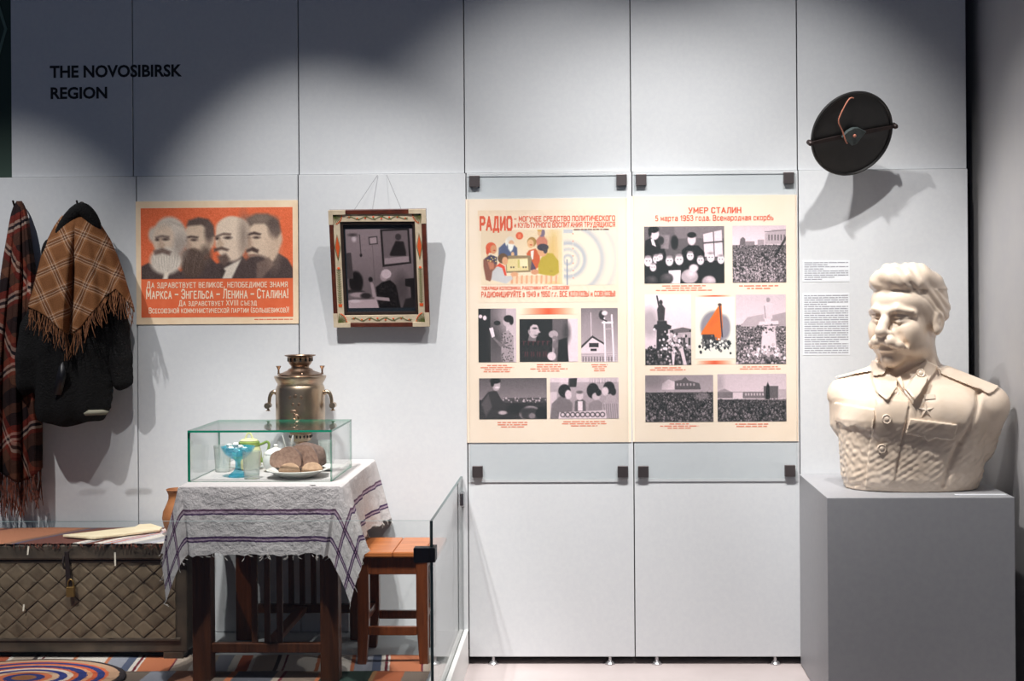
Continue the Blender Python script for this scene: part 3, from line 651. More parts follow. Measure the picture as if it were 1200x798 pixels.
# ================================================================== FRAMED PHOTOGRAPH
pb = at(448.5, 381, .018); TL = math.asin(.1 / .515)
FT = Matrix.Translation(pb) @ Matrix.Rotation(TL, 4, 'X') @ Matrix.Rotation(math.radians(-.3), 4, 'Y')
t = thing('framed_photograph', 'painted wooden picture frame holding an old indoor photograph of a woman', 'picture frame', pb)
fw, fh = .414, .508
k = fw / 522.0                       # metres per zoomed pixel
def FX(x): return (x - 357) * k
def FZ(y): return (706 - y) * (fh / 645)
def ring_prism(mb, o, i, d0, d1, mi=0):
    (ox0, oz0, ox1, oz1), (ix0, iz0, ix1, iz1) = o, i
    O = [(ox0, oz0), (ox1, oz0), (ox1, oz1), (ox0, oz1)]; I = [(ix0, iz0), (ix1, iz0), (ix1, iz1), (ix0, iz1)]
    for j in range(4):
        l = (j + 1) % 4; mb.prism([O[j], O[l], I[l], I[j]], d0, d1, FT, mi)
    return mb
out_ = (-fw / 2, 0, fw / 2, fh); r1 = (-fw / 2 + .017, .017, fw / 2 - .017, fh - .017); r2 = (-fw / 2 + .046, .05, fw / 2 - .046, fh - .05); r3 = (-fw / 2 + .058, .063, fw / 2 - .058, fh - .063)
put('outer_moulding', ring_prism(MB(), out_, r1, -.032, 0).mesh(), 'framewood', t, smooth=False, bevel=.002)
put('painted_moulding', ring_prism(MB(), r1, r2, -.027, 0).mesh(), 'framecream', t, smooth=False, bevel=.002)
put('inner_slip', ring_prism(MB(), r2, r3, -.022, 0).mesh(), 'framedark', t, smooth=False, bevel=.001)
for sx in (-1, 1):
    for z, z2 in ((.0, .0), (fh - .06, fh - .0166)):
        b = MB().box((sx * (fw / 2 - .0085) - .0095, -.0335, z - .0006), (sx * (fw / 2 - .0085) + .0095, -.02, z + .0606), T=FT)
        b.box((sx * (fw / 2 - .042) - .03, -.0336, z2 - .0008), (sx * (fw / 2 - .042) + .03, -.02, z2 + .0174), T=FT)
        put('corner_band', b.mesh(), 'framecream', t, smooth=False)
class Each:
    def sphere(s, *a, **k): put('painted_flower', MB().sphere(*a, **k).mesh(fix=False), 'flower', t)
    def prism(s, *a, **k): put('painted_flower', MB().prism(*a, **k).mesh(fix=False), 'flower', t, smooth=False)
b = MB(); f2 = Each()
yq = -.0278
for zc_, sg in ((.0335, 1), (fh - .0335, 1)):
    pts = [FT @ Vector((x, yq, zc_ + .006 * math.sin(x * 95))) for x in np.linspace(-.13, .13, 60)]
    b.tube(pts, .0013, 4)
    for x in np.linspace(-.12, .12, 8):
        f2.sphere(FT @ Vector((x, yq, zc_ + .004 * math.sin(x * 300))), (.0042, .001, .0042), 8, 5, T=None)
        b.tube([FT @ Vector((x, yq, zc_)), FT @ Vector((x + .008, yq, zc_ + .009 * math.copysign(1, math.sin(x * 95))))], .0015, 4)
for sx in (-1, 1):
    xc = sx * (fw / 2 - .0315)
    b.tube([FT @ Vector((xc, yq, z)) for z in (.1, .25)], .0013, 4)
    for z in np.linspace(.105, .245, 15):
        for q in (-1, 1): b.tube([FT @ Vector((xc, yq, z)), FT @ Vector((xc + q * .009, yq, z + .007))], .0011, 4)
    f2.sphere(FT @ Vector((xc, yq, .258)), (.006, .001, .006), 10, 6)
    f2.prism([(xc - .007, .088), (xc + .007, .088), (xc + .009, .101), (xc - .009, .101)], yq - .0005, yq + .002, FT)
    f2.prism([(xc, .3), (xc + .009, .35), (xc, .398), (xc - .009, .35)], yq - .0005, yq + .002, FT)
    b.tube([FT @ Vector(q) for q in ((xc, yq, .292), (xc + .012, yq, .35), (xc, yq, .405), (xc - .012, yq, .35), (xc, yq, .292))], .0013, 4)
    for z0, s in ((.026, 1), (fh - .026, -1)):
        for a in np.linspace(.15, 1.4, 7):
            e = Vector((xc + .012 * sx - sx * .036 * math.cos(a), yq, z0 - s * .008 + s * .042 * math.sin(a)))
            b.tube([FT @ Vector((xc + .012 * sx, yq, z0 - s * .008)), FT @ e], .0014, 4)
            if int(a * 10) % 2: f2.sphere(FT @ e, (.0035, .001, .0035), 8, 5)
put('painted_vine', b.mesh(fix=False), 'leaf', t)
put('mount', MB().box((r3[0], -.012, r3[1]), (r3[2], -.008, r3[3]), T=FT).mesh(), 'mount', t, smooth=False)
c = Can(362, 437, 130, g(150)).vgrad(0, 437, g(158), g(128))
X0, Y0 = 178, 168
def q(*a): return [(x - X0, y - Y0) for x, y in a]
c.ell(60, 60, 160, 130, g(172), alpha=.5, soft=60)
c.poly(q((366, 172), (522, 166), (528, 360), (372, 378)), g(62)).poly(q((378, 182), (512, 178), (516, 352), (382, 366)), g(134))
c.poly(q((384, 330), (514, 320), (516, 350), (384, 362)), g(176)).poly(q((412, 310), (430, 270), (448, 235), (490, 240), (502, 300), (500, 318), (420, 318)), g(60), soft=3).ell(462 - X0, 214 - Y0, 16, 18, g(84), soft=2)
c.line(q((255, 200))[0], q((258, 310))[0], 4, g(80)).ell(258 - X0, 312 - Y0, 7, 9, g(60)).ell(224 - X0, 222 - Y0, 12, 16, g(236), soft=4).ell(218 - X0, 200 - Y0, 22, 8, g(90), soft=4)
c.poly(q((302, 212), (350, 208), (352, 252), (304, 256)), g(90)).poly(q((308, 218), (345, 214), (346, 246), (310, 250)), g(190)).line(q((322, 256))[0], q((326, 460))[0], 2, g(110))
c.ell(470 - X0, 500 - Y0, 40, 80, g(96), alpha=.8, soft=14).poly(q((490, 445), (540, 440), (540, 560), (520, 560), (518, 490), (490, 485)), g(54))
c.ell(225 - X0, 460 - Y0, 38, 60, g(52), soft=4).poly(q((178, 300), (205, 296), (212, 440), (178, 440)), g(96)).ell(210 - X0, 520 - Y0, 60, 20, g(70), soft=3)
c.poly(q((178, 560), (330, 555), (345, 606), (178, 606)), g(205)).ell(240 - X0, 530 - Y0, 60, 14, g(190), soft=3).ell(275 - X0, 535 - Y0, 30, 16, g(70), soft=3).ell(215 - X0, 565 - Y0, 30, 9, g(240), soft=2)
c.poly(q((345, 606), (335, 540), (330, 490), (365, 462), (410, 450), (440, 480), (462, 606)), g(46), soft=3).poly(q((470, 606), (490, 555), (540, 545), (540, 606)), g(64), soft=3)
for i in range(60): c.local(RND.uniform(345, 440) - X0, RND.uniform(470, 590) - Y0, 1.8, g(110))
c.ell(376 - X0, 430 - Y0, 20, 26, g(186), soft=2).ell(390 - X0, 416 - Y0, 27, 26, g(226), soft=2).poly(q((300, 450), (318, 470), (330, 540), (312, 545)), g(190), soft=2).poly(q((320, 540), (400, 548), (404, 568), (320, 558)), g(186), soft=2).ell(304 - X0, 446 - Y0, 12, 14, g(58), soft=2)
c.noise(6)
c.build('photograph', (FX(178), FZ(605), FX(540), FZ(168)), .0125, t, FT)
b = MB().box((r3[0], -.0165, r3[1]), (r3[2], -.0145, r3[3]), T=FT); put('glazing', b.mesh(), glass('frame_glass', (.90, .90, .90), f0=.03), t, smooth=False)
nl = at(448, 205, .0); b = MB().tube([nl + Vector((-.02, -.004, 0)), FT @ Vector((-.1, -.004, fh))], .0009, 5).tube([nl + Vector((.02, -.004, 0)), FT @ Vector((.1, -.004, fh))], .0009, 5)
put('hanging_wire', b.mesh(), 'bulb', t)

# ================================================================== GLAZED INFORMATION POSTERS
def caption(cx, y0, y1, w, n, t, d): put('caption', word_lines(rect(cx - w / 2, y0, cx + w / 2, y1, d), n, d, .5, True), 'palered', t, smooth=False)
def gradbar(x0, y0, x1, y1, t, d, bg):
    c = Can(x1 - x0, y1 - y0, 60, bg); k = np.clip(1 - np.abs(c.X / c.w - .5) * 2.1, 0, 1)[..., None]; c.a = c.a * (1 - k) + np.array((232, 92, 50.)) * k
    c.build('orange_bar', rect(x0, y0, x1, y1, d), d, t)
d = .004; dp = d + .0012
t1 = thing('exhibition_poster', 'cream poster with a colourful radio advertisement above old photographs behind glass', 'poster', at(642, 518, 0), 'cream exhibition posters behind wall glass')
sheet('paper_sheet', rect(546.6, 232.6, 739, 518.4, d), d, .0035, 'paper', t1)
c = Can(690, 455, 60, (248, 226, 202)); c.ell(0, 0, 260, 60, (240, 200, 160), alpha=.4, soft=8).noise(3); c.build('advertisement_sheet', rect(560.2, 246, 724.5, 354.3, d), d + .0006, t1)
# radio waves and mast
c = Can(260, 275, 120, (248, 228, 206))
for r, w, a in ((22, 7, .8), (52, 14, .5), (80, 8, .75), (88, 20, .3), (165, 18, .45), (178, 30, .2), (230, 16, .25), (245, 30, .12)): c.ring(22, 150, r, w, (150, 160, 184), a, soft=8)
c.line((18, 150), (18, 270), 7, (140, 146, 168), .8).rect(0, 0, 46, 20, (176, 184, 202), .6).rect(46, 0, 48, 275, (248, 228, 206))
for i in range(7): c.rect(45, 20 + i * 36, 50, 26 + i * 36, (232, 130, 96))
c.build('radio_wave_print', rect(660.5, 268.5, 722.5, 334.0, d), dp, t1)
c = Can(1000, 660, 200, (244, 220, 190)); ox, oy = 130, 40
def Q(*a): return [(x - ox, y - oy) for x, y in a]
def E(x, y, rx, ry, col, ang=0, soft=2.): c.ell(x - ox, y - oy, rx, ry, col, ang, soft=soft)
c.ell(330, 120, 330, 160, (232, 206, 176), soft=50).ell(700, 200, 200, 160, (240, 214, 178), soft=50)
c.poly(Q((960, 700), (940, 250), (1000, 60), (1060, 80), (1085, 300), (1085, 700)), (226, 190, 120), soft=30)
for x in range(940, 1080, 24): c.line((x - ox, 90), (x - ox + 10, 560), 8, (214, 150, 92), .35)
E(605, 115, 45, 45, (226, 96, 60)); c.poly(Q((590, 95), (620, 95), (624, 140), (586, 140)), (240, 130, 90))
c.poly(Q((480, 600), (1080, 590), (1070, 660), (480, 690)), (240, 206, 170))
for x in range(500, 1070, 60): c.poly(Q((x, 590), (x + 24, 588), (x + 20, 690), (x - 4, 690)), (232, 168, 130))
c.poly(Q((830, 260), (800, 180), (850, 120), (900, 110), (950, 180), (940, 280)), (206, 128, 104), soft=3); E(880, 80, 38, 52, (132, 110, 128)); E(850, 82, 24, 34, (226, 176, 132)); c.poly(Q((820, 50), (850, 30), (885, 50), (870, 70), (830, 66)), (214, 170, 90))
c.poly(Q((690, 330), (720, 290), (800, 270), (850, 330), (860, 470), (800, 520), (740, 510)), (206, 92, 48), soft=3); c.poly(Q((740, 300), (780, 290), (770, 400), (745, 400)), (240, 230, 220)); E(755, 190, 56, 58, (170, 130, 70)); E(740, 210, 40, 52, (232, 180, 132)); E(745, 225, 14, 6, (200, 60, 40))
c.poly(Q((735, 380), (800, 500), (800, 530), (735, 530)), (92, 70, 90))
c.poly(Q((345, 380), (350, 260), (420, 200), (520, 210), (575, 260), (578, 370)), (84, 92, 124), soft=3); E(490, 175, 50, 52, (226, 214, 200)); E(505, 200, 32, 34, (224, 172, 136)); c.poly(Q((460, 210), (540, 215), (520, 280), (495, 310), (465, 270)), (244, 238, 228), soft=3); E(445, 195, 14, 40, (236, 228, 216)); E(520, 335, 20, 28, (226, 176, 132))
c.poly(Q((160, 480), (160, 400), (220, 350), (300, 360), (330, 440), (280, 600), (240, 660), (190, 640)), (138, 84, 66), soft=3); c.poly(Q((180, 390), (250, 340), (330, 370), (320, 450), (260, 400)), (70, 62, 84), soft=3)
for i in range(24): c.local(RND.uniform(180, 320) - ox, RND.uniform(350, 450) - oy, 7, (226, 196, 120) if i % 2 else (60, 60, 90))
E(255, 255, 64, 64, (222, 92, 54)); E(285, 275, 38, 54, (216, 150, 106)); E(212, 300, 18, 40, (214, 84, 50)); E(296, 288, 14, 7, (180, 60, 44)); c.poly(Q((210, 420), (290, 440), (290, 510), (240, 520)), (196, 122, 92), soft=3)
c.poly(Q((430, 380), (470, 352), (735, 352), (755, 390), (735, 550), (440, 560)), (150, 126, 92), soft=2); c.poly(Q((442, 392), (705, 385), (712, 530), (450, 540)), (230, 206, 150)); c.poly(Q((600, 400), (700, 396), (702, 480), (602, 482)), (240, 226, 184)); c.poly(Q((580, 400), (606, 398), (606, 500), (582, 500)), (206, 186, 110))
for x in (500, 530, 650, 680): E(x, 492, 9, 9, (60, 50, 50))
c.poly(Q((830, 530), (830, 470), (870, 380), (930, 320), (1010, 330), (1080, 420), (1085, 560), (1020, 600), (900, 585), (830, 570)), (190, 164, 52), soft=3); c.line((850, 500), (1000 - ox, 545 - oy), 20, (150, 126, 40), .5); E(885, 300, 62, 66, (226, 166, 122)); E(890, 255, 70, 42, (64, 56, 66)); E(920, 290, 26, 40, (70, 60, 66)); E(790, 550, 48, 32, (214, 150, 112))
c.poly(Q((255, 640), (270, 540), (330, 480), (420, 470), (440, 600), (500, 590), (520, 630), (440, 690)), (206, 200, 200), soft=3); c.poly(Q((300, 490), (360, 440), (420, 480), (445, 590), (420, 590), (390, 500), (340, 480)), (226, 72, 46), soft=2); E(400, 385, 62, 62, (104, 74, 50)); E(425, 415, 36, 50, (226, 164, 122)); E(540, 575, 46, 26, (226, 164, 122))
c.noise(4); c.build('gathering_print', rect(563.8, 269.2, 659, 333.2, d), dp, t1)
Z1 = lambda x0, y0, x1, y1: rect(540 + x0 / 4.2, 190 + y0 / 4.2, 540 + x1 / 4.2, 190 + y1 / 4.2, d)
for s, bx, bo in (('РАДИО', (97, 272, 250, 332), .24), ('– МОГУЧЕЕ СРЕДСТВО ПОЛИТИЧЕСКОГО', (264, 266, 758, 289), .19), ('и КУЛЬТУРНОГО ВОСПИТАНИЯ ТРУДЯЩИХСЯ', (264, 297, 758, 319), .19),
                  ('ТОВАРИЩИ КОЛХОЗНИКИ, РАБОТНИКИ МТС и СОВХОЗОВ!', (102, 612, 533, 627), .19), ('РАДИОФИЦИРУЙТЕ в 1949 и 1950 г.г. ВСЕ КОЛХОЗЫ и СОВХОЗЫ!', (102, 637, 760, 661), .2)):
    stroke_fit('slogan_line', s, Z1(*bx), dp, 'redtext', t1, bo)
put('small_print', word_lines(Z1(555, 327, 732, 336), 1, dp, .7), 'redtext', t1, smooth=False)
gradbar(610, 361, 675, 368.3, t1, d + .0008, (250, 232, 206))
def photo2(x0, y0, x1, y1, n=90): return Can(x1 - x0, y1 - y0, n, g(90)), (540 + x0 / 3.63, 350 + y0 / 3.63, 540 + x1 / 3.63, 350 + y1 / 3.63)
def shot(c, r, t): c.noise(7); c.build('photograph', rect(*r, d), dp, t)
# woman at a switchboard
c, r = photo2(75, 42, 236, 270); c.rect(0, 0, 52, 228, g(38)).vgrad(0, 0, g(0), g(0)); c.rect(52, 0, 161, 228, g(108)); c.rect(118, 0, 161, 228, g(196)); c.ell(140, 30, 60, 80, g(190), alpha=.6, soft=30)
c.ell(10, 34, 8, 8, g(220), soft=2).ell(28, 40, 8, 10, g(226), soft=2).ell(80, 62, 14, 10, g(40), soft=2).ell(70, 130, 24, 60, g(70), alpha=.6, soft=20)
c.poly([(98, 228), (96, 140), (104, 104), (128, 92), (148, 120), (150, 228)], g(160), soft=2)
for i in range(70): c.local(RND.uniform(98, 148), RND.uniform(105, 225), 2.6, g(90))
c.ell(122, 56, 17, 21, g(186), soft=2).ell(128, 44, 20, 15, g(30), soft=2).ell(140, 54, 9, 16, g(30), soft=2).poly([(66, 120), (100, 150), (110, 140), (112, 156), (94, 164), (64, 130)], g(120), soft=2).poly([(46, 84), (62, 80), (70, 118), (58, 124)], g(226), soft=1); shot(c, r, t1)
# man at a microphone
c, r = photo2(250, 86, 498, 268, 120); c.rect(0, 0, 248, 182, g(34)).rect(140, 0, 205, 182, g(104)).rect(205, 0, 248, 182, g(216)).ell(200, 60, 16, 40, g(60), alpha=.7, soft=8)
c.poly([(0, 182), (8, 100), (40, 76), (80, 84), (110, 130), (116, 182)], g(28), soft=2).poly([(44, 60), (72, 74), (70, 96), (36, 92)], g(120), soft=2).ell(60, 48, 22, 30, g(196), soft=2).ell(62, 66, 15, 15, g(186), soft=2).poly([(78, 40), (90, 57), (80, 62)], g(190), soft=2).poly([(32, 50), (32, 18), (56, 4), (82, 12), (84, 26), (58, 24), (46, 34), (44, 52)], g(20), soft=2).ell(66, 40, 10, 4, g(70), soft=2).ell(72, 70, 8, 3, g(100), soft=2).ell(42, 54, 5, 9, g(150), soft=2)
c.poly([(0, 120), (130, 116), (134, 182), (0, 182)], g(62), alpha=.35); c.poly([(160, 182), (166, 90), (200, 80), (208, 182)], g(30), soft=2)
c.ell(144, 66, 20, 16, g(170), soft=2).ell(150, 84, 12, 12, g(130), soft=2).line((146, 90), (142, 150), 9, g(160)).ell(136, 158, 18, 18, g(206), soft=2).ell(150, 110, 12, 16, g(120), soft=2)
for i, x in enumerate(range(16, 130, 20)): c.rect(x, 94, x + 5, 112, (104, 44, 52), .7); c.rect(x, 94, x + 13, 98, (104, 44, 52), .7)
for i, x in enumerate(range(22, 120, 26)): c.rect(x, 138, x + 5, 160, (104, 44, 52), .7); c.rect(x + 10, 138, x + 15, 160, (104, 44, 52), .7)
shot(c, r, t1)
# radio mast over a house
c, r = photo2(512, 40, 668, 268); c.vgrad(0, 228, g(126), g(196)); c.ell(30, 90, 30, 60, g(160), alpha=.5, soft=20)
c.line((42, 20), (44, 126), 2.5, g(226)); c.poly([(0, 168), (48, 118), (96, 150), (96, 190), (0, 190)], g(216)).poly([(0, 160), (48, 116), (98, 148), (98, 156), (48, 126), (0, 172)], g(70)).rect(0, 190, 156, 228, g(196)).rect(34, 148, 74, 166, g(60)).rect(40, 172, 66, 182, g(50))
for y in range(196, 228, 8): c.line((0, y), (156, y - 2), 2, g(120), .7)
for x in range(6, 150, 12): c.rect(x, 206, x + 5, 226, g(90), .7)
c.line((98, 40), (102, 228), 7, g(236)).line((130, 30), (138, 228), 7, g(230)).line((92, 62), (132, 62), 9, g(236)).line((96, 90), (132, 88), 3, g(200)).ell(88, 30, 12, 18, g(60), soft=3).ell(100, 22, 12, 10, g(226), soft=3).line((84, 44), (108, 56), 6, g(70)); shot(c, r, t1)
# man with a loudspeaker horn
c, r = photo2(78, 338, 366, 512, 130); c.vgrad(0, 100, g(96), g(140)).rect(0, 92, 288, 174, g(54)).rect(100, 84, 288, 104, g(82))
for i in range(40): c.local(RND.uniform(100, 288), RND.uniform(84, 102), 3, g(RND.choice((60, 150, 190))))
c.poly([(0, 174), (6, 100), (40, 58), (74, 52), (96, 92), (130, 118), (150, 130), (120, 150), (70, 174)], g(60), soft=2).poly([(10, 110), (40, 66), (56, 120), (30, 160)], g(92), soft=4).ell(74, 30, 17, 24, g(176), soft=2).ell(70, 12, 22, 12, g(16), soft=2).ell(58, 22, 7, 14, g(16), soft=2).ell(78, 40, 9, 4, g(230), soft=2).ell(100, 146, 18, 8, g(180), soft=2)
c.ell(216, 150, 46, 32, g(150), soft=2).ell(220, 154, 42, 28, g(62), soft=4).ell(224, 160, 14, 12, g(130), soft=3).ell(270, 150, 30, 30, g(30), soft=3).ell(160, 130, 40, 20, g(30), alpha=.7, soft=6); shot(c, r, t1)
# girls at a table
c, r = photo2(380, 336, 672, 510, 130); c.vgrad(0, 174, g(176), g(150)); c.rect(0, 0, 292, 20, g(206)); c.poly([(80, 4), (116, 2), (112, 40), (76, 40)], g(50)); c.rect(0, 60, 30, 174, g(200)); c.ell(60, 0, 20, 90, g(216), alpha=.7, soft=6)
for x, w in ((170, 120),):
    for i in range(20): c.line((x + i * 6, 0), (x + i * 6 + RND.uniform(-4, 4), 26), 2, g(110), .5)
c.poly([(0, 174), (8, 110), (40, 80), (70, 78), (96, 110), (90, 174)], g(120), soft=2).ell(62, 56, 26, 28, g(40), soft=2).ell(78, 72, 14, 20, g(206), soft=2)
c.poly([(104, 150), (106, 100), (130, 86), (150, 100), (152, 150)], g(100), soft=2).ell(126, 76, 15, 20, g(200), soft=2).poly([(118, 100), (138, 100), (138, 140), (118, 140)], g(220)).ell(126, 62, 14, 7, g(110), soft=2)
c.poly([(160, 174), (164, 110), (200, 90), (222, 110), (220, 174)], g(140), soft=2).ell(182, 56, 26, 32, g(36), soft=2).ell(196, 80, 18, 16, g(190), soft=2).ell(206, 64, 12, 14, g(36), soft=2)
c.poly([(216, 174), (224, 110), (250, 70), (280, 76), (292, 120), (292, 174)], g(170), soft=2); [c.line((228 + i * 9, 112), (232 + i * 9, 174), 3, g(110), .7) for i in range(7)]
c.ell(250, 44, 24, 26, g(40), soft=2).ell(234, 58, 14, 18, g(206), soft=2).ell(268, 60, 12, 16, g(44), soft=2)
c.poly([(36, 174), (40, 146), (236, 138), (240, 174)], g(206)); [c.line((40 + RND.uniform(0, 190), RND.uniform(142, 172)), (40 + RND.uniform(0, 190), RND.uniform(142, 172)), 3, g(50), .25) for i in range(1)]
for i in range(9): c.ring(54 + i * 21, 156, 9, 3.5, g(50))
shot(c, r, t1)
caption(582.7, 427, 436.8, 40, 4, t1, d + .0006); caption(643.3, 426, 436, 46, 4, t1, d + .0006); caption(702.5, 426.3, 435.5, 25, 4, t1, d + .0006); caption(600.6, 493.8, 501.5, 38, 3, t1, d + .0006); caption(684.6, 492.8, 500.2, 54, 3, t1, d + .0006)

t2 = thing('exhibition_poster', 'cream poster headed in orange with crowd and monument photographs behind glass', 'poster', at(838, 517, 0), 'cream exhibition posters behind wall glass')
sheet('paper_sheet', rect(740.6, 229, 934.6, 517.4, d), d, .0035, 'paper', t2)
stroke_fit('heading', 'УМЕР СТАЛИН', rect(807.2, 243.4, 868, 249.4, d), d + .0006, 'redtext', t2, .2)
stroke_fit('heading', '5 марта 1953 года. Всенародная скорбь', rect(768.2, 252.4, 906, 258.2, d), d + .0006, 'redtext', t2, .17)
def photo3(x0, y0, x1, y1, n=100, z=1):
    o, s = ((735, 190), 4.2) if z == 1 else ((735, 350), 3.63)
    return Can(x1 - x0, y1 - y0, n, g(120)), (o[0] + x0 / s, o[1] + y0 / s, o[0] + x1 / s, o[1] + y1 / s)
# meeting with children
c, r = photo3(84, 316, 478, 596, 150); c.vgrad(0, 280, g(112), g(80)); c.rect(150, 0, 394, 60, g(126)); c.poly([(290, 40), (380, 20), (386, 150), (296, 150)], g(216)).line((290, 84), (388, 76), 8, g(84)).line((340, 30), (344, 150), 5, g(90))
c.poly([(0, 170), (6, 70), (40, 54), (90, 70), (110, 150), (110, 180), (0, 190)], g(26), soft=2).ell(52, 38, 22, 28, g(214), soft=2).ell(48, 16, 26, 16, g(20), soft=2).ell(30, 30, 8, 20, g(20), soft=2).poly([(34, 62), (46, 60), (60, 100), (40, 90)], g(230))
c.ell(90, 70, 22, 28, g(60), soft=3); c.poly([(80, 40), (126, 44), (120, 110), (82, 110)], g(150), alpha=.8, soft=3).ell(84, 70, 14, 20, g(50), soft=3)
c.poly([(180, 170), (186, 116), (220, 92), (266, 96), (296, 130), (296, 180)], g(24), soft=2).ell(234, 66, 20, 28, g(214), soft=2).ell(234, 44, 22, 14, g(30), soft=2).ell(150, 80, 18, 34, g(30), soft=3)
c.rect(0, 170, 394, 280, g(26))
for x, y, s in ((20, 170, 26), (60, 160, 22), (80, 150, 16), (124, 170, 24), (172, 164, 26), (226, 146, 22), (276, 168, 22), (326, 154, 24), (376, 164, 22), (44, 200, 20)):
    c.poly([(x - s * 1.3, 280), (x - s * 1.2, y + s * 1.3), (x + s * 1.2, y + s * 1.3), (x + s * 1.3, 280)], g(26), soft=2).ell(x, y, s * .78, s, g(230), soft=2).ell(x - s * .3, y - s * .05, s * .13, s * .1, g(90), soft=2).ell(x + s * .3, y - s * .05, s * .13, s * .1, g(90), soft=2).ell(x, y - s * .85, s * .6, s * .25, g(150), soft=3)
c.poly([(120, 216), (180, 214), (176, 280), (116, 280)], g(240))
for x, y, s, v in ((32, 268, 34, 50), (110, 256, 32, 66), (222, 246, 42, 176), (316, 272, 34, 170), (242, 206, 22, 220)): c.ell(x, y, s, s * .85, g(v), soft=3).ell(x + s * .2, y - s * .3, s * .4, s * .3, g(v + 50), soft=10)
shot(c, r, t2)
def square(c, sky, y0, n, lo=40, hi=190, size=(2.5, 6)): c.vgrad(0, y0, g(sky), g(sky + 18)); c.rect(0, y0, c.w, c.h, g((lo + hi) / 2 - 20)); c.crowd(y0, c.h + 4, n, lo, hi, size); return c
c, r = photo3(518, 312, 782, 592, 120); square(c, 200, 96, 1300, 60, 205, (2.5, 7)); c.poly([(160, 40), (200, 22), (264, 20), (264, 92), (160, 92)], g(176)); [c.rect(176 + i * 15, 46, 183 + i * 15, 74, g(110)) for i in range(6)]; c.line((160, 32), (264, 24), 4, g(120))
c.poly([(36, 96), (40, 66), (52, 56), (64, 66), (66, 96)], g(110)).rect(66, 78, 110, 98, g(140)).rect(124, 70, 156, 96, g(160)); c.line((210, 150), (264, 60), 12, g(40), .8).line((146, 136), (170, 170), 12, g(50), .8); [c.line((20 + i * 60, 280), (4 + i * 62, 200), 3, g(210), .7) for i in range(4)]; shot(c, r, t2)
# statue with wreaths
c, r = photo3(76, -18, 272, 282, 100, 2); c.vgrad(0, 300, g(228), g(206)); c.ell(20, 120, 34, 60, g(130), alpha=.5, soft=12); c.poly([(108, 160), (160, 148), (196, 154), (196, 264), (100, 264)], g(176)).poly([(104, 152), (160, 140), (196, 148), (196, 160), (104, 166)], g(110)); [c.rect(116 + i * 22, 184, 126 + i * 22, 216, g(70)) for i in range(4)]
c.poly([(48, 256), (50, 150), (34, 146), (40, 130), (52, 126), (52, 112), (92, 112), (94, 126), (112, 134), (110, 146), (98, 150), (100, 256)], g(54), soft=2).poly([(56, 112), (52, 64), (60, 46), (72, 40), (86, 60), (82, 112)], g(66), soft=2).ell(68, 34, 8, 10, g(64), soft=2).line((60, 50), (52, 8), 7, g(64)); c.rect(0, 236, 196, 300, g(56)); c.crowd(226, 306, 150, 30, 150, (5, 9))
for i in range(120): c.local(RND.gauss(116, 34), RND.gauss(212, 28), RND.uniform(3, 6), g(RND.choice((50, 90, 200, 230))))
c.poly([(112, 252), (126, 252), (122, 300), (116, 300)], g(220)).poly([(146, 230), (160, 226), (176, 300), (162, 300)], g(210)); shot(c, r, t2)
# mourning leaflet: a lowered banner over a dark building
c, r = photo3(290, -8, 458, 256, 110, 2); c.a[:] = (250, 240, 226); c.ell(80, 130, 58, 70, (150, 140, 150), soft=8).ell(124, 130, 24, 50, (150, 140, 150), soft=6); c.poly([(24, 160), (28, 148), (100, 38), (112, 34), (116, 130), (104, 190), (60, 168)], (236, 112, 30), soft=2).line((104, 34), (114, 170), 6, (70, 50, 60)).ell(104, 34, 8, 6, (90, 60, 50), soft=2); c.poly([(30, 160), (80, 160), (86, 184), (150, 186), (146, 216), (30, 214)], (50, 46, 50), soft=2)
for i in range(90): c.local(RND.uniform(18, 152), RND.gauss(204, 14), RND.uniform(3, 6), RND.choice(((40, 38, 42), (240, 232, 226), (120, 112, 112))))
for i in range(12): c.line((62 + i * 3, 110 - i * 4), (66 + i * 3, 130 - i * 3), 2, (214, 90, 22), .6)
c.build('leaflet_print', rect(*r, d), d + .0008, t2)
# white monument with wreaths
c, r = photo3(462, -18, 675, 278, 110, 2); square(c, 196, 130, 900, 70, 210, (3, 7)); c.poly([(50, 96), (120, 84), (126, 136), (20, 136)], g(176)).poly([(150, 90), (213, 76), (213, 136), (150, 136)], g(166)); c.poly([(118, 104), (122, 40), (138, 26), (154, 40), (156, 104)], g(206), soft=2).line((118, 46), (158, 46), 7, g(206)).ell(138, 24, 8, 10, g(150), soft=2).line((122, 50), (126, 100), 4, g(120), .7); c.poly([(104, 254), (114, 140), (96, 132), (100, 116), (180, 112), (182, 128), (166, 140), (174, 254)], g(214), soft=2).line((98, 134), (182, 130), 6, g(140))
for i in range(120): c.local(RND.gauss(140, 40), RND.gauss(244, 12), RND.uniform(3, 7), g(RND.choice((120, 190, 236))))
for i in range(40): c.local(RND.gauss(130, 30), RND.gauss(146, 8), 4, g(RND.choice((70, 110, 190))))
shot(c, r, t2)
c, r = photo3(77, 325, 366, 524, 130, 2); square(c, 150, 74, 900, 20, 150, (2.5, 7)); c.poly([(70, 62), (74, 36), (100, 18), (126, 30), (126, 62)], g(206)).poly([(126, 62), (126, 26), (156, 20), (170, 8), (184, 24), (230, 36), (236, 62)], g(96)).ell(240, 90, 30, 16, g(160), alpha=.6, soft=5); [c.rect(134 + i * 14, 36, 140 + i * 14, 46, g(170)) for i in range(6)]; c.ell(30, 20, 60, 40, g(110), alpha=.6, soft=20); shot(c, r, t2)
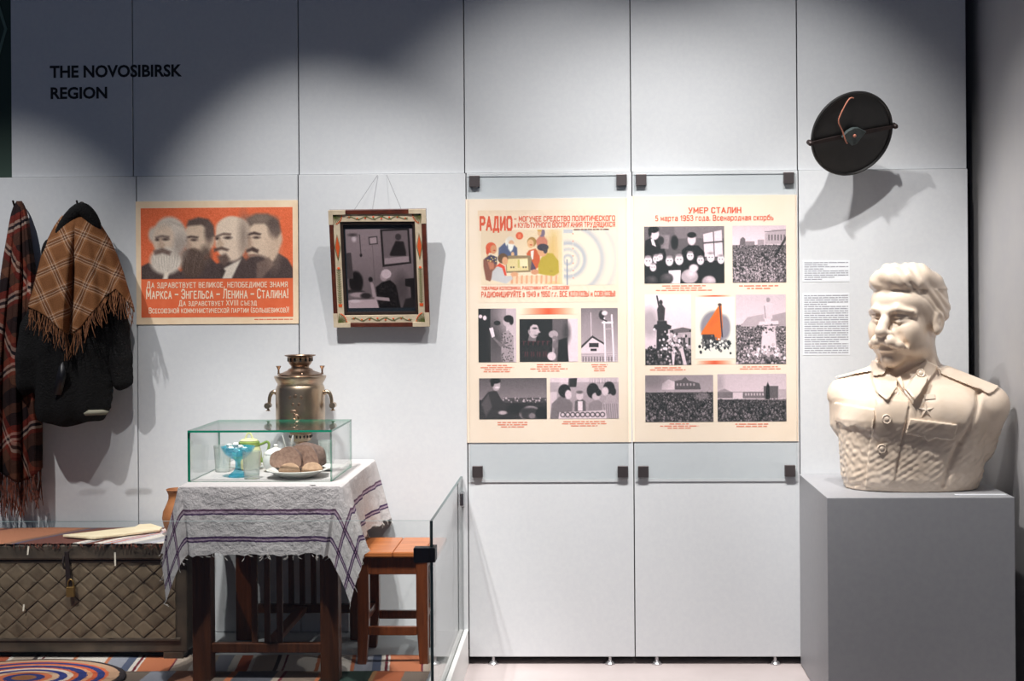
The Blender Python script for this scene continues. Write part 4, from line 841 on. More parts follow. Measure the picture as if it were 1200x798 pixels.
c, r = photo3(384, 320, 677, 522, 130, 2); square(c, 190, 108, 850, 20, 150, (2.5, 7)); c.rect(0, 76, 200, 104, g(120)).poly([(0, 76), (30, 62), (60, 76)], g(150)).rect(66, 78, 108, 104, g(206)).rect(196, 52, 258, 104, g(100)).rect(258, 66, 293, 104, g(176)).ell(12, 40, 16, 40, g(150), alpha=.6, soft=10); [c.rect(118 + i * 12, 82, 124 + i * 12, 92, g(190)) for i in range(7)]; c.poly([(204, 110), (208, 52), (214, 36), (220, 52), (222, 110)], g(24), soft=2); c.line((0, 102), (293, 112), 4, g(200), .5); shot(c, r, t2)
gradbar(815, 345.8, 859, 350, t2, d + .0006, (250, 234, 212)); gradbar(815, 422.5, 860, 427, t2, d + .0006, (250, 234, 212))
caption(801.5, 333.6, 341.5, 70, 3, t2, d + .0006); caption(889, 333.4, 339.5, 48, 2, t2, d + .0006); caption(782.5, 429.6, 434.8, 48, 2, t2, d + .0006); caption(891, 428.6, 433.5, 50, 2, t2, d + .0006); caption(796, 495.5, 503, 45, 3, t2, d + .0006); caption(881, 495.6, 501, 48, 2, t2, d + .0006)

def wall_pane(label, x0, x1, y0, y1, clips):
    d0, d1 = .008, .0125
    r = rect(x0, y0, x1, y1, d1)
    t = thing('wall_glass', label, 'glass panel', ((r[0] + r[2]) / 2, -d1, r[1]), 'protective glass panels over the exhibition posters')
    pane('glass_sheet', r[0], -d1, r[1], r[2], -d0, r[3], t, ('poster_pane', 'edgepale'))
    for cx, cy in clips:
        p = at(cx, cy, .02); put('clip', MB().box((p.x - .0225, -.02, p.z - .0245), (p.x + .0225, -.0008, p.z + .0245)).mesh(), 'clip', t, smooth=False, bevel=.0015)
wall_pane('clear glass panel with dark clips over the poster with the radio advertisement', 549, 735.5, 203.4, 561.3, ((556, 212.3), (728.5, 210.7), (559.5, 553), (730, 553)))
wall_pane('clear glass panel with dark clips over the poster with the orange heading', 743.5, 933, 201.3, 560.4, ((751.5, 210.6), (924.5, 208.2), (754, 553), (926, 552)))

# exhibit texts on the wall beside the bust
for y0, y1, n, lb in ((305, 330, 9, 'short white exhibit text, the upper of two on the wall beside the bust'), (343.5, 416, 27, 'long white exhibit text, the lower of two on the wall beside the bust')):
    r = rect(940.8, y0, 995.8, y1, 0); t = thing('exhibit_label', lb, 'label', ((r[0] + r[2]) / 2, -.001, r[1]), 'white exhibit texts on the wall')
    sheet('label_sheet', r, .0012, .0012, 'decal', t); put('text_lines', word_lines(rect(942.5, y0 + 1.5, 994, y1 - 1.5, 0), n, .0018, .42, gap=.15), 'greytext', t, smooth=False)
# ================================================================== PLINTH AND BUST
zpl = at(1080, 583, .69).z
xa, xb = at(970, 700, .69).x, at(1190, 700, .69).x
pl = put('plinth', MB().box((xa, -.69, .004), (xb, -.001, zpl)).mesh(), 'plinth', smooth=False, bevel=.0025)
tag(pl, 'plain grey box plinth standing under the cream plaster bust', 'plinth')
xp_ = at(1120, 581, .62)
put('edge_label', MB().box((at(1118, 578, .62).x, -.64, zpl + .0002), (at(1178, 578, .62).x, -.615, zpl + .002)).mesh(), 'decal', pl, smooth=False)

BD = .40
BO = Vector((at(1067, 570, BD).x, -BD, zpl + .001))
bp = lambda px, py, d: at(px, py, d) - BO
def B2(pts, d=.49, o=(965, 410), s=4.435):
    return [(p.x, p.z) for p in (bp(o[0] + x / s, o[1] + y / s, d + BD - .33) for x, y in pts)]
f = Field((-.41, -.30, -.012), (.47, .27, .925), .0036)
X, Y, Z = f.ax[0][:, None, None], f.ax[1][None, :, None], f.ax[2][None, None, :]
zz = f.ax[2]
iv = lambda pts: np.interp(zz, [p[0] for p in pts], [p[1] for p in pts])[None, None, :]
a_ = iv([(0, .262), (.05, .278), (.15, .288), (.28, .30), (.36, .285), (.42, .20), (.47, .11), (.5, .06)])
b_ = iv([(0, .165), (.05, .18), (.18, .195), (.28, .195), (.36, .165), (.42, .13), (.47, .09), (.5, .05)])
cx_ = iv([(0, .0), (.2, .01), (.36, .02), (.5, .0)]); cy_ = iv([(0, .0), (.28, .0), (.42, .02), (.5, .02)])
u, v = np.abs(X - cx_) / a_, np.abs(Y - cy_) / b_
f.D = (((u ** 2.3 + v ** 2.3) ** (1 / 2.3) - 1) * np.minimum(a_, b_) * .9).astype(np.float32)
f.D = np.maximum(f.D, Z - .47 + 0 * X + 0 * Y).astype(np.float32)
f.cap((-.06, .02, .425), (-.252, .055, .372), .075, .062, .05).cap((.08, .01, .425), (.302, -.055, .335), .078, .075, .05)
f.cap((.30, -.055, .325), (.285, -.03, .16), .070, .045, .03).cap((-.252, .055, .365), (-.262, .055, .26), .06, .05, .03)
f.cap((-.13, -.12, .31), (-.05, -.12, .31), .09, .09, .06).cap((.16, -.13, .30), (.08, -.13, .31), .09, .09, .06)   # chest
f.path([(-.005, .03, .60), (-.005, .035, .48), (0, .035, .40)], [.112, .118, .135], .03)                       # neck
# collar, flaps, shoulder boards, placket
f.emboss(B2([(268, 250), (432, 262), (405, 420), (372, 640), (335, 722), (225, 715), (240, 500)]), .0055, -.03)
f.emboss(B2([(65, 285), (242, 300), (236, 400), (205, 405), (160, 390), (128, 407), (105, 388), (62, 380)], .45), .008, 0)
f.emboss(B2([(432, 352), (672, 380), (664, 464), (600, 455), (565, 449), (530, 469), (505, 445), (408, 428)]), .009, 0)
f.emboss(B2([(600, 95), (660, 84), (905, 186), (842, 224), (608, 124)], .40), .011, .2)
f.emboss(B2([(70, 152), (92, 124), (292, 58), (286, 104)], .36), .011, .2)
f.emboss(B2([(296, 62), (345, 108), (392, 150), (378, 190), (308, 256), (268, 216), (280, 130)], .47), .016, .03)
f.emboss(B2([(384, 150), (394, 196), (442, 274), (622, 92), (552, 60), (470, 100)], .47), .016, .03)
f.emboss(B2([(410, 200), (445, 252), (545, 140), (520, 96)], .47), .021, .03)
def groove(pts, w, t, ymax, d=.49):
    P = B2(pts, d); p2 = np.full((len(f.ax[0]), len(f.ax[2])), 9.0); gx, gz = np.meshgrid(f.ax[0], f.ax[2], indexing='ij')
    for (ax, az), (bx, bz) in zip(P, P[1:]):
        ex, ez = bx - ax, bz - az; tt = np.clip(((gx - ax) * ex + (gz - az) * ez) / (ex * ex + ez * ez), 0, 1); p2 = np.minimum(p2, np.hypot(gx - ax - tt * ex, gz - az - tt * ez))
    f.D += ((t * np.exp(-(p2 / w) ** 2))[:, None, :] * (f.ax[1] < ymax)[None, :, None]).astype(np.float32)
groove([(825, 226), (775, 320), (735, 410), (690, 500), (650, 590), (625, 700)], .012, .011, .1)
groove([(70, 300), (62, 420), (75, 560), (90, 640)], .010, .007, .1)
groove([(428, 300), (402, 430), (372, 640)], .005, .004, 0)
# roughly worked lower part
nx_ = 0
for k_i in range(14):
    kv = NR.normal(0, 1, 3) * np.array([1, .8, 1.3]); kv = kv / np.linalg.norm(kv) * NR.uniform(110, 330); nx_ = nx_ + np.sin(X * kv[0] + Y * kv[1] + Z * kv[2] + NR.uniform(0, 6) + 1.2 * np.sin(X * 17 + Z * 23 + k_i)) * .45
f.D += (nx_ * .0007 * np.clip((.30 - Z) / .12, 0.08, 1) * (Z < .44)).astype(np.float32)
f.D = np.maximum(f.D, -Z - 0 * X).astype(np.float32)
# head, turned to one side
ang = math.radians(-43); ca, sa = math.cos(ang), math.sin(ang)
HR = ((ca, -sa, 0), (sa, ca, 0), (0, 0, 1)); HO = np.array([-.018, -.012, .482]); HS = (.425, .415, .398)
def hp(p):
    x, y, z = p[0] * HS[0], p[1] * HS[1], p[2] * HS[2]; return (HO[0] + ca * x - sa * y, HO[1] + sa * x + ca * y, HO[2] + z)
he = lambda c, r, k=.02, mode='add': f.ell(hp(c), [r[i] * HS[i] for i in range(3)], k, mode, HR)
hpth = lambda pts, rs, k=.01, mode='add': f.path([hp(p) for p in pts], [r * .40 for r in rs], k, mode)
he((0, .05, .60), (.30, .38, .35)); he((0, -.08, .37), (.245, .265, .35)); he((0, -.27, .095), (.10, .085, .085), .03)
for s in (-1, 1):
    he((s * .165, -.04, .22), (.09, .17, .13), .03); he((s * .155, -.235, .395), (.085, .075, .085), .03)
he((0, -.13, .665), (.255, .235, .17), .03)
hpth([(-.22, -.24, .545), (-.10, -.325, .575), (0, -.335, .56), (.10, -.325, .575), (.22, -.24, .545)], [.03, .05, .045, .05, .03], .02)
for s in (-1, 1):
    he((s * .115, -.39, .492), (.085, .085, .05), .025, 'sub')
    he((s * .115, -.268, .492), (.062, .06, .052), .004)
    hpth([(s * .05, -.322, .505), (s * .11, -.338, .523), (s * .185, -.285, .505)], [.012, .017, .012], .006)
    hpth([(s * .055, -.320, .478), (s * .115, -.326, .462), (s * .18, -.285, .475)], [.010, .014, .010], .008)
    hpth([(s * .035, -.365, .565), (s * .11, -.365, .592), (s * .225, -.27, .568)], [.022, .027, .014], .008)
    he((s * .055, -.39, .352), (.036, .045, .034), .015)
he((0, -.31, .25), (.13, .085, .11), .03)
for s in (-1, 1): he((s * .165, -.17, .31), (.085, .115, .15), .04)
hpth([(0, -.335, .565), (0, -.395, .46), (0, -.455, .372)], [.034, .042, .058], .018)
he((0, -.435, .352), (.045, .05, .035), .01)
for s in (-1, 1):
    hpth([(0, -.405, .292), (s * .07, -.402, .275), (s * .135, -.36, .238), (s * .19, -.30, .196)], [.044, .056, .046, .016], .008)
    for k in range(5): hpth([(s * (.02 + .03 * k), -.47 + .02 * k, .315 - .012 * k), (s * (.05 + .035 * k), -.45 + .035 * k, .225 - .01 * k)], [.006, .006], .006, 'sub')
he((0, -.362, .180), (.07, .04, .026), .008); he((0, -.415, .140), (.08, .05, .02), .02, 'sub')
for s in (-1, 1): hpth([(s * .075, -.39, .39), (s * .13, -.355, .33), (s * .165, -.30, .25)], [.008, .012, .008], .02, 'sub')
for s in (-1, 1):     # ears
    he((s * .305, .06, .46), (.038, .088, .125), .010); he((s * .318, .02, .385), (.03, .042, .06), .010)
    he((s * .35, .045, .475), (.036, .05, .075), .006, 'sub')
    he((s * .318, .035, .44), (.02, .03, .04), .008)
# hair
he((0, .02, .84), (.285, .36, .155), .02); he((0, .05, .885), (.27, .34, .12), .03); he((0, .24, .60), (.275, .225, .34), .03)
for s in (-1, 1): he((s * .245, .14, .64), (.07, .22, .25), .03); he((s * .248, -.05, .66), (.04, .09, .15), .015)
hpth([(-.20, -.19, .855), (-.11, -.275, .885), (.03, -.29, .90), (.13, -.25, .885), (.21, -.17, .84)], [.075, .09, .10, .09, .07], .02)
hpth([(-.16, -.05, .93), (.16, -.05, .93)], [.10, .10], .05)
# strands: wavy locks combed back from the brow, only on the hair
xw, yw, zw = X - HO[0], Y - HO[1], Z - HO[2]; hx = (ca * xw + sa * yw) / HS[0]; hy = (-sa * xw + ca * yw) / HS[1]; hz = (zw / HS[2]) + 0 * hx
line_ = np.interp(hy, [-.5, -.26, -.20, -.10, -.02, .12, .2, .4], [.80, .79, .74, .60, .52, .52, .36, .26])
mask = np.clip((hz - line_) / .05, 0, 1)
ph = np.where(hz > .78, hx * 17 + (hz - .9) * 13 + 5 * hy + 1.5 * np.sin(hy * 6 + hx * 6), hz * 22 + hy * 13 + 1.2 * np.sin(hy * 9))
wv = np.sin(ph + .9 * np.sin(ph * .37 + 1.3)); f.D += (mask * (.0062 * np.clip(wv, -.25, 1) ** 2 * np.sign(wv) + .0016 * np.sin(ph * 2.7 + 3 * hy))).astype(np.float32)
f.D = np.maximum(f.D, -Z - 0 * X).astype(np.float32)
P, Q = f.mesh()
bust = put('bust', skin(P + np.array(BO), Q), 'stone', keep=True)
me = bust.data; me.shade_smooth()
sm = bust.modifiers.new('smooth', 'SMOOTH'); sm.factor = .5; sm.iterations = 2
tag(bust, 'cream plaster bust of a moustached man in a buttoned tunic on the plinth', 'bust')
def surf(px, py):
    d = .74
    while d > .05:
        p = bp(px, py, d); i = [int(round((p[k] - f.lo[k]) / f.h)) for k in range(3)]
        if all(1 <= i[k] < f.D.shape[k] - 1 for k in range(3)) and f.D[i[0], i[1], i[2]] < 0:
            G = Vector([f.D[min(i[0] + 3, f.D.shape[0] - 1), i[1], i[2]] - f.D[i[0] - 3, i[1], i[2]], f.D[i[0], min(i[1] + 3, f.D.shape[1] - 1), i[2]] - f.D[i[0], i[1] - 3, i[2]], f.D[i[0], i[1], i[2] + 3] - f.D[i[0], i[1], i[2] - 3]])
            return p + BO, G.normalized()
        d -= .002
    return bp(px, py, .46) + BO, Vector((0, -1, 0))
def on_skin(px, py):
    p, n = surf(px, py); n = (n + Vector((0, -1, 0)) * .5).normalized(); z = n; x = Vector((1, 0, 0)); x = (x - z * x.dot(z)).normalized(); y = z.cross(x)
    return Matrix(((x.x, y.x, z.x, p.x), (x.y, y.y, z.y, p.y), (x.z, y.z, z.z, p.z), (0, 0, 0, 1)))
for px, py, r in ((1039, 491, .0185), (1033.5, 525.5, .0185), (1048.5, 460, .016), (1079, 437.5, .017)):
    T = on_skin(px, py)
    put('button', MB().lathe([(r, -.006), (r, .004), (r * .9, .008), (r * .72, .0075), (r * .6, .006), (r * .35, .009), (0, .010)], seg=28, T=T).mesh(), 'stone', bust)
def star(px, py, r, t, name):
    T = on_skin(px, py); b = MB(); pts = [Vector(((r if k % 2 == 0 else r * .42) * math.sin(k * PI / 5), (r if k % 2 == 0 else r * .42) * math.cos(k * PI / 5), 0)) for k in range(10)]
    vs = [T @ (p + Vector((0, 0, -.008))) for p in pts] + [T @ (p + Vector((0, 0, t * .4))) for p in pts] + [T @ Vector((0, 0, t))]
    b.add(vs, [(i, (i + 1) % 10, 10 + (i + 1) % 10, 10 + i) for i in range(10)] + [(10 + i, 10 + (i + 1) % 10, 20) for i in range(10)])
    put(name, b.mesh(), 'stone', bust, smooth=False)
star(1085, 481, .031, .011, 'star_medal')
T = on_skin(1089.5, 465.5); put('medal_bar', MB().box((-.021, -.011, -.008), (.021, .011, .006), T=T).mesh(), 'stone', bust, smooth=False, bevel=.002)

# ================================================================== CONE LOUDSPEAKER
cc = at(998.5, 157, .21); n = Vector((.27, -.87, -.42)).normalized(); e1 = Vector((1, 0, .10)); e1 = (e1 - n * e1.dot(n)).normalized(); e2 = n.cross(e1)
if e2.z < 0: e2 = -e2
T = Matrix(((e1.x, e2.x, n.x, cc.x), (e1.y, e2.y, n.y, cc.y), (e1.z, e2.z, n.z, cc.z), (0, 0, 0, 1)))
t = thing('loudspeaker', 'round black cone loudspeaker hanging on the wall above the bust', 'loudspeaker', cc)
R = .178
put('paper_cone', MB().lathe([(R - .004, -.002), (R * .8, -.022), (R * .5, -.052), (.05, -.085), (.03, -.10), (.0, -.10), (0, -.103), (.032, -.103), (.053, -.088), (R * .5, -.056), (R * .8, -.026), (R - .002, -.006)], seg=72, T=T).mesh(), 'blackmetal', t)
put('rim', MB().lathe([(R - .006, .004), (R - .002, .008), (R + .004, .006), (R + .006, -.004), (R + .002, -.010), (R - .005, -.008)], seg=72, T=T, closed=True).mesh(), 'blackmetal', t)
b = MB()
for s in (-1, 1):
    pts = [(s * .04, -.011), (s * .06, -.009), (s * (R + .004), -.006), (s * (R + .008), .010), (s * .06, .009), (s * .04, .012)]
    b.hexa([T @ Vector((s * .036, -.010, .006)), T @ Vector((s * (R + .012), -.007, .009)), T @ Vector((s * (R + .012), .007, .009)), T @ Vector((s * .036, .010, .006))],
           [T @ Vector((s * .036, -.010, .011)), T @ Vector((s * (R + .012), -.007, .014)), T @ Vector((s * (R + .012), .007, .014)), T @ Vector((s * .036, .010, .011))])
    b.lathe([(.011, -.012), (.011, .010), (.007, .018), (0, .018)], seg=16, T=T @ Matrix.Translation((s * (R + .013), 0, .004)))
put('cross_bar', b.mesh(), 'rust', t, smooth=False, bevel=.001)
dia = [(x * .95, z * .95) for x, z in [(-.058, .002), (-.03, .026), (0, .034), (.022, .03), (.058, .006), (.03, -.022), (.012, -.042), (-.012, -.045), (-.03, -.026)]]
T2 = T @ Matrix.Rotation(PI / 2, 4, 'X')      # prism works in x,z with depth y
put('driver_bracket', MB().prism([(x, z) for x, z in dia], -.022, -.004, T @ Matrix(((1, 0, 0, 0), (0, 0, 1, 0), (0, -1, 0, 0), (0, 0, 0, 1)))).lathe([(.034, -.09), (.034, -.02), (.028, 0), (0, 0)], seg=28, T=T).mesh(), 'bracket', t, bevel=.002)
put('screw', MB().lathe([(.007, .012), (.007, .027), (.004, .030), (0, .030)], seg=14, T=T).mesh(), 'copper', t)
lp = lambda zx, zy, w: (lambda v: T @ Vector((v.dot(e1), v.dot(e2), w)))(at(920 + zx / 3.628, 80 + zy / 3.628, .25) - cc)
pts = smooth_path([lp(268, 112, .012), lp(248, 108, .02), lp(232, 128, .024), lp(212, 188, .026), lp(214, 222, .026), lp(240, 266, .028), lp(262, 312, .032), lp(276, 328, .026)], 8)
put('cord', MB().tube(pts, .0030, 8).mesh(), 'copper', t)
hb = Vector((cc.x - n.x * .1, -.001, cc.z - n.z * .1 + .02))
b = MB().tube([T @ Vector((0, 0, -.1)), hb], .009, 10).lathe([(.03, 0), (.03, .006), (.012, .01)], seg=24, T=Matrix.Translation((hb.x, -.0002, hb.z)) @ Matrix.Rotation(PI / 2, 4, 'X'))
put('wall_mount', b.mesh(), 'rust', t)

# ================================================================== CLOTHES ON THE WALL
def rows(tab, key):
    k = np.array([r[0] for r in tab], float); return lambda y: np.interp(y, k, [r[key] for r in tab])
def drape(tab, hem, ytop, d0, bulge, ripple, uvf, nu=60, nv=70, dmul=1.0):
    """cloth hanging before the wall: rows of (py, px left, px right); hem(s) gives the lower edge; bulge(t) the stand-off"""
    L, Rr = rows(tab, 1), rows(tab, 2); P = np.zeros((nu, nv, 3)); UV = np.zeros((nu, nv, 2)); E = []
    for i in range(nu):
        s = i / (nu - 1); hb_ = hem(s)
        for j in range(nv):
            t_ = j / (nv - 1); y = ytop + t_ * (hb_ - ytop); x = L(y) + s * (Rr(y) - L(y))
            d = d0 + bulge(y) * max(0, 1 - abs(2 * s - 1) ** 2.2) ** .5 + ripple(s, y)
            p = at(x, y, d); P[i, j] = p; UV[i, j] = uvf(s, t_, x, y)
    return P, UV
def fringe(P, lo, hi, m, parent, name='fringe', rad=.0014, n=None, drop=(18, 34), jit=.012, seg=5, pull=0.0):
    """knotted strands below the last row of a cloth"""
    b = MB(); N_ = P.shape[0]; n = n or 46
    for i in range(n):
        q = (i + RND.uniform(.1, .9)) / n * (N_ - 1); k = int(q); a = Vector(P[k, -1]).lerp(Vector(P[min(k + 1, N_ - 1), -1]), q - k); L_ = RND.uniform(*drop) / 275
        for w in range(2):
            j = Vector((RND.uniform(-jit, jit), RND.uniform(-jit, .3 * jit), 0)); c_ = Vector((RND.uniform(-jit, jit) * .4, -.002, 0))
            b.tube([a + Vector((0, 0, .008)), a + c_ + Vector((0, 0, -L_ * .3)), a + c_ + j * .6 + Vector((0, 0, -L_ * .7)), a + j * 1.2 + Vector((0, 0, -L_))], [rad, rad * 1.25, rad * 1.1, rad * .6], seg)
    o = put(name, b.mesh(fix=False), m, parent); o['kind'] = 'stuff'; return o
BR, TN, LT, NV, DK = (136, 90, 58), (170, 118, 80), (212, 178, 150), (50, 42, 54), (92, 54, 32)
pl_b = [(0, BR), (.30, TN), (.38, LT), (.42, BR), (.455, NV), (.485, LT), (.53, NV), (.56, BR), (.62, LT), (.66, TN), (.74, BR)]
plb = plaid('brown_plaid_wool', pl_b, pl_b, .098, .098)
DR = [(0, (34, 27, 29)), (.22, (92, 60, 48)), (.40, (136, 56, 44)), (.46, (206, 178, 162)), (.50, (40, 34, 42)), (.54, (196, 160, 146)), (.58, (138, 52, 40)), (.68, (40, 30, 32)), (.86, (108, 70, 54))]
DR2 = [(0, (40, 30, 32)), (.3, (104, 68, 52)), (.5, (130, 48, 38)), (.58, (200, 170, 154)), (.62, (36, 30, 36)), (.66, (186, 150, 134)), (.70, (132, 50, 38)), (.82, (56, 38, 36))]
pld = plaid('dark_red_plaid_wool', DR2, DR, .20, .26)

# coat of black fur: carved body, sleeves and collar
def wp(px, py, d): return tuple(at(px, py, d))
lo_, hi_ = at(-5, 515, 0), at(175, 232, 0)
f2 = Field((lo_.x, -.215, lo_.z), (hi_.x, .0, hi_.z), .005)
X, Y, Z = f2.ax[0][:, None, None], f2.ax[1][None, :, None], f2.ax[2][None, None, :]
f2.D[:] = .2
def cpath(pts, rs, flat=1.5, k=.02): f2.path([wp(x, y, d) for x, y, d in pts], [r / 272 for r in rs], k, 'add', flat)
cpath([(70, 304, .09), (72, 400, .095), (70, 476, .095)], [19, 30, 31], 1.5); cpath([(108, 304, .09), (104, 400, .095), (100, 474, .10)], [19, 30, 30], 1.5)
cpath([(88, 300, .09), (88, 400, .10), (90, 470, .10)], [24, 32, 28], 1.5)
cpath([(66, 294, .09), (112, 294, .09)], [17, 17], 1.3); cpath([(74, 272, .09), (94, 262, .09), (108, 274, .09)], [12, 12, 11], 1.2)
cpath([(62, 306, .09), (53, 350, .09), (43, 385, .095), (37, 420, .10), (36, 446, .10)], [12, 14, 17, 18, 17], 1.25, .012)
cpath([(122, 306, .09), (134, 345, .09), (139, 385, .095), (142, 420, .10), (145, 446, .10)], [10, 12, 14, 14, 11.5], 1.25, .006)
f2.D += (.0010 * np.sin(X * 160 + np.sin(Z * 50) * 3) * np.sin(Z * 90 + X * 40)).astype(np.float32)
fold = np.sin((X - wp(88, 400, .1)[0]) * 62) * .006 * np.clip((wp(0, 330, .1)[2] - Z) / .25, 0, 1); f2.D += fold.astype(np.float32)
zb2 = wp(90, 496, .1)[2]; xm = wp(118, 480, .1)[0]
f2.D = np.maximum(f2.D, (zb2 + .012 * np.sin(X * 26) + .02 * np.clip((X - xm) / .05, 0, 1)) - Z).astype(np.float32)
P, Q = f2.mesh()
ck = at(97, 238, .0)
coat = thing('fur_coat', 'black fur coat hanging on the wall under a brown plaid shawl', 'coat', at(95, 498, .05))
co = put('coat_body', skin(P, Q), 'fur', coat); co.modifiers.new('s', 'SMOOTH').iterations = 3
b = MB(); pts = [wp(x, y, d) for x, y, d in ((68, 282, .13), (74, 268, .15), (84, 254, .165), (95, 246, .17), (104, 252, .165), (111, 264, .15), (113, 276, .13))]
b.tube(smooth_path(pts, 8), [.022 + .010 * math.sin(PI * i / 48) for i in range(49)], 16); put('collar', b.mesh(), 'fur', coat)
pts = [(62, 462), (69, 430), (74, 424), (78, 440), (72, 463)]
put('lapel', MB().add([wp(x, y, .205 - .0006 * (y - 420)) for x, y in pts], [(0, 1, 2, 3, 4)]).mesh(fix=False), 'satin', coat, solid=.004)
pts = [(98, 484), (104, 480.5), (120, 480), (128, 482), (124, 486), (100, 487)]
put('lining', MB().add([wp(x, y, .196) for x, y in pts], [tuple(range(6))]).mesh(fix=False), 'lining', coat, solid=.002)
put('hanging_loop', MB().tube([wp(92, 246, .12), wp(95, 238.5, .05), wp(98, 246, .12)], .003, 6).mesh(), 'satin', coat)
for lb, (px, py), nm in (('small dark wall hook carrying the black fur coat', (96, 240), 0), ('small dark wall hook carrying the dark red plaid shawl', (22, 240), 1)):
    h = thing('coat_hook', lb, 'hook', at(px, py, 0), 'wall hooks behind the clothes')
    a = at(px, py, 0); put('back_plate', MB().lathe([(.014, 0), (.014, .004), (.006, .006)], seg=18, T=Matrix.Translation((a.x, -.0005, a.z)) @ Matrix.Rotation(PI / 2, 4, 'X')).mesh(), 'rust', h)
    put('peg', MB().tube([a + Vector((0, -.003, 0)), a + Vector((0, -.05, -.004)), a + Vector((0, -.062, .014))], .0045, 8).mesh(), 'rust', h)

hemx = [0, .08, .2, .3, .4, .5, .6, .68, .76, .88, .94, 1.0]; hemy = [360, 364, 372, 384, 394, 384, 368, 356, 346, 339, 350, 366]
fold_c = lambda y: .44 - .04 * (y - 260) / 130
def uv_b(s, t_, x, y):
    q = (x - 91) / 272; w = -(y - 258) / 272; side = math.radians(24 if s > fold_c(y) else -24)
    return (q * math.cos(side) - w * math.sin(side) + (.03 if s < fold_c(y) else 0), q * math.sin(side) + w * math.cos(side))
tabs = [(250, 76, 108), (256, 71, 112), (266, 64, 119), (280, 57, 128), (300, 49, 137), (320, 44, 144), (340, 39, 150), (360, 33, 156), (380, 30, 159), (400, 29, 160)]
rip = lambda s, y: max(0, (y - 265) / 120) * (.014 * math.sin(s * 21 + .8) + .008 * math.sin(s * 43)) - .035 * math.exp(-((s - fold_c(y)) / .045) ** 2) * min(1, (y - 255) / 60)
P, UV = drape(tabs, lambda s: np.interp(s, hemx, hemy), 253, .095, lambda y: np.interp(y, [252, 268, 300, 360, 400], [.085, .105, .12, .12, .12]), rip, uv_b, 90, 60)
sh = put('shawl', grid_mesh(P, UV), plb, solid=.004); tag(sh, 'fringed brown plaid shawl draped over the shoulders of the black coat', 'shawl')
fringe(P, 0, 1, 'frbrown', sh, n=60, drop=(16, 30), jit=.02)
tabl = [(236, 20.5, 24.5), (241, 17, 28), (250, 14, 31), (262, 11.5, 33.5), (280, 8.5, 36), (300, 5, 39), (320, 2, 41.5), (350, -2, 42), (400, -8, 42), (450, -12, 46), (500, -14, 49), (560, -14, 49)]
ripl = lambda s, y: max(0, (y - 240) / 300) ** .6 * (.022 * math.sin(s * 16 + .5) + .012 * math.sin(s * 37 + 1))
def uv_d(s, t_, x, y): q = x / 272 + .014 * math.sin(s * 16 + 1.2) * (y - 236) / 300; w = -(y - 236) / 272; return (q * .86 + w * .5, -q * .5 + w * .86)
P, UV = drape(tabl, lambda s: np.interp(s, [0, .3, .55, .8, 1], [545, 556, 566, 560, 548]), 236, .03, lambda y: np.interp(y, [236, 250, 300, 400, 560], [.03, .05, .07, .075, .07]), ripl, uv_d, 70, 90)
s2 = put('shawl', grid_mesh(P, UV), pld, solid=.004); tag(s2, 'long dark red plaid shawl hanging beside the black coat above the chest', 'shawl')
fringe(P, 0, 1, 'frdark', s2, n=34, drop=(26, 50), jit=.02, rad=.0022)

# ================================================================== CHEST
dc = .46
xcR = at(219, 700, dc).x; xcL = -3.05; zc0 = at(100, 765.5, dc).z; zc1 = at(100, 637.5, dc).z; zl = at(100, 656, dc).z
chest = thing('chest', 'old tin-clad chest with a lattice of raised diamonds and a padlock', 'chest', ((xcL + xcR) / 2, -.27, PZ))
put('body', MB().box((xcL, -dc + .012, zc0), (xcR - .004, -.07, zl - .002)).mesh(), 'tindark', chest, smooth=False, bevel=.006)
put('lid', MB().box((xcL - .006, -dc - .008, zl), (xcR + .004, -.062, zc1)).mesh(), 'tindark', chest, smooth=False, bevel=.008)
for x in (xcL + .05, xcR - .06):
    for y in (-.42, -.12): put('foot', MB().box((x - .04, y - .03, PZ + .001), (x + .04, y + .03, zc0 + .002)).mesh(), 'tindark', chest, smooth=False)
# diamonds: each a slightly cushioned plate whose lower corner stands proud
w = 25.3 / 292.5; h = 22.4 / 292.5
zt_, zb_ = at(100, 660, dc).z, at(100, 748, dc).z; xe = at(205, 700, dc).x
b = MB(); nr = int((zt_ - zb_) / (h / 2)) + 1
for r_ in range(-1, nr + 1):
    zc_ = zt_ - r_ * h / 2
    for c_ in range(60):
        xc = xe - (c_ + (.5 if r_ % 2 else 0)) * w
        if xc < -2.62: break
        j = RND.uniform(-.002, .002); tilt = RND.uniform(.003, .009); y0 = -dc + .010
        pts = [(xc, zc_ + h / 2), (xc + w / 2, zc_), (xc, zc_ - h / 2), (xc - w / 2, zc_)]
        dd = [.001, .004, tilt, .004]
        if zc_ + h / 2 > zt_ + .001 or zc_ - h / 2 < zb_ - .001 or xc + w / 2 > xe + .001:
            pts = [(min(x, xe), max(zb_, min(zt_, z))) for x, z in pts]
            if abs(pts[0][1] - pts[2][1]) < .004 or abs(pts[1][0] - pts[3][0]) < .01: continue
        k = .95; outer = [Vector((xc + (x - xc) * k, y0 - d_, zc_ + (z - zc_) * k + j)) for (x, z), d_ in zip(pts, dd)]
        mid = Vector((xc, y0 - .004 - tilt * .35, zc_ + j)); inn = [o.lerp(mid, .3) + Vector((0, -.0008, 0)) for o in outer]; back = [Vector((o.x, y0 + .004, o.z)) for o in outer]
        b.add(back + outer + inn, [(i, (i + 1) % 4, 4 + (i + 1) % 4, 4 + i) for i in range(4)] + [(4 + i, 4 + (i + 1) % 4, 8 + (i + 1) % 4, 8 + i) for i in range(4)] + [(8, 9, 10, 11)])
put('lattice_front', b.mesh(), 'tin', chest, smooth=False)
b = MB()
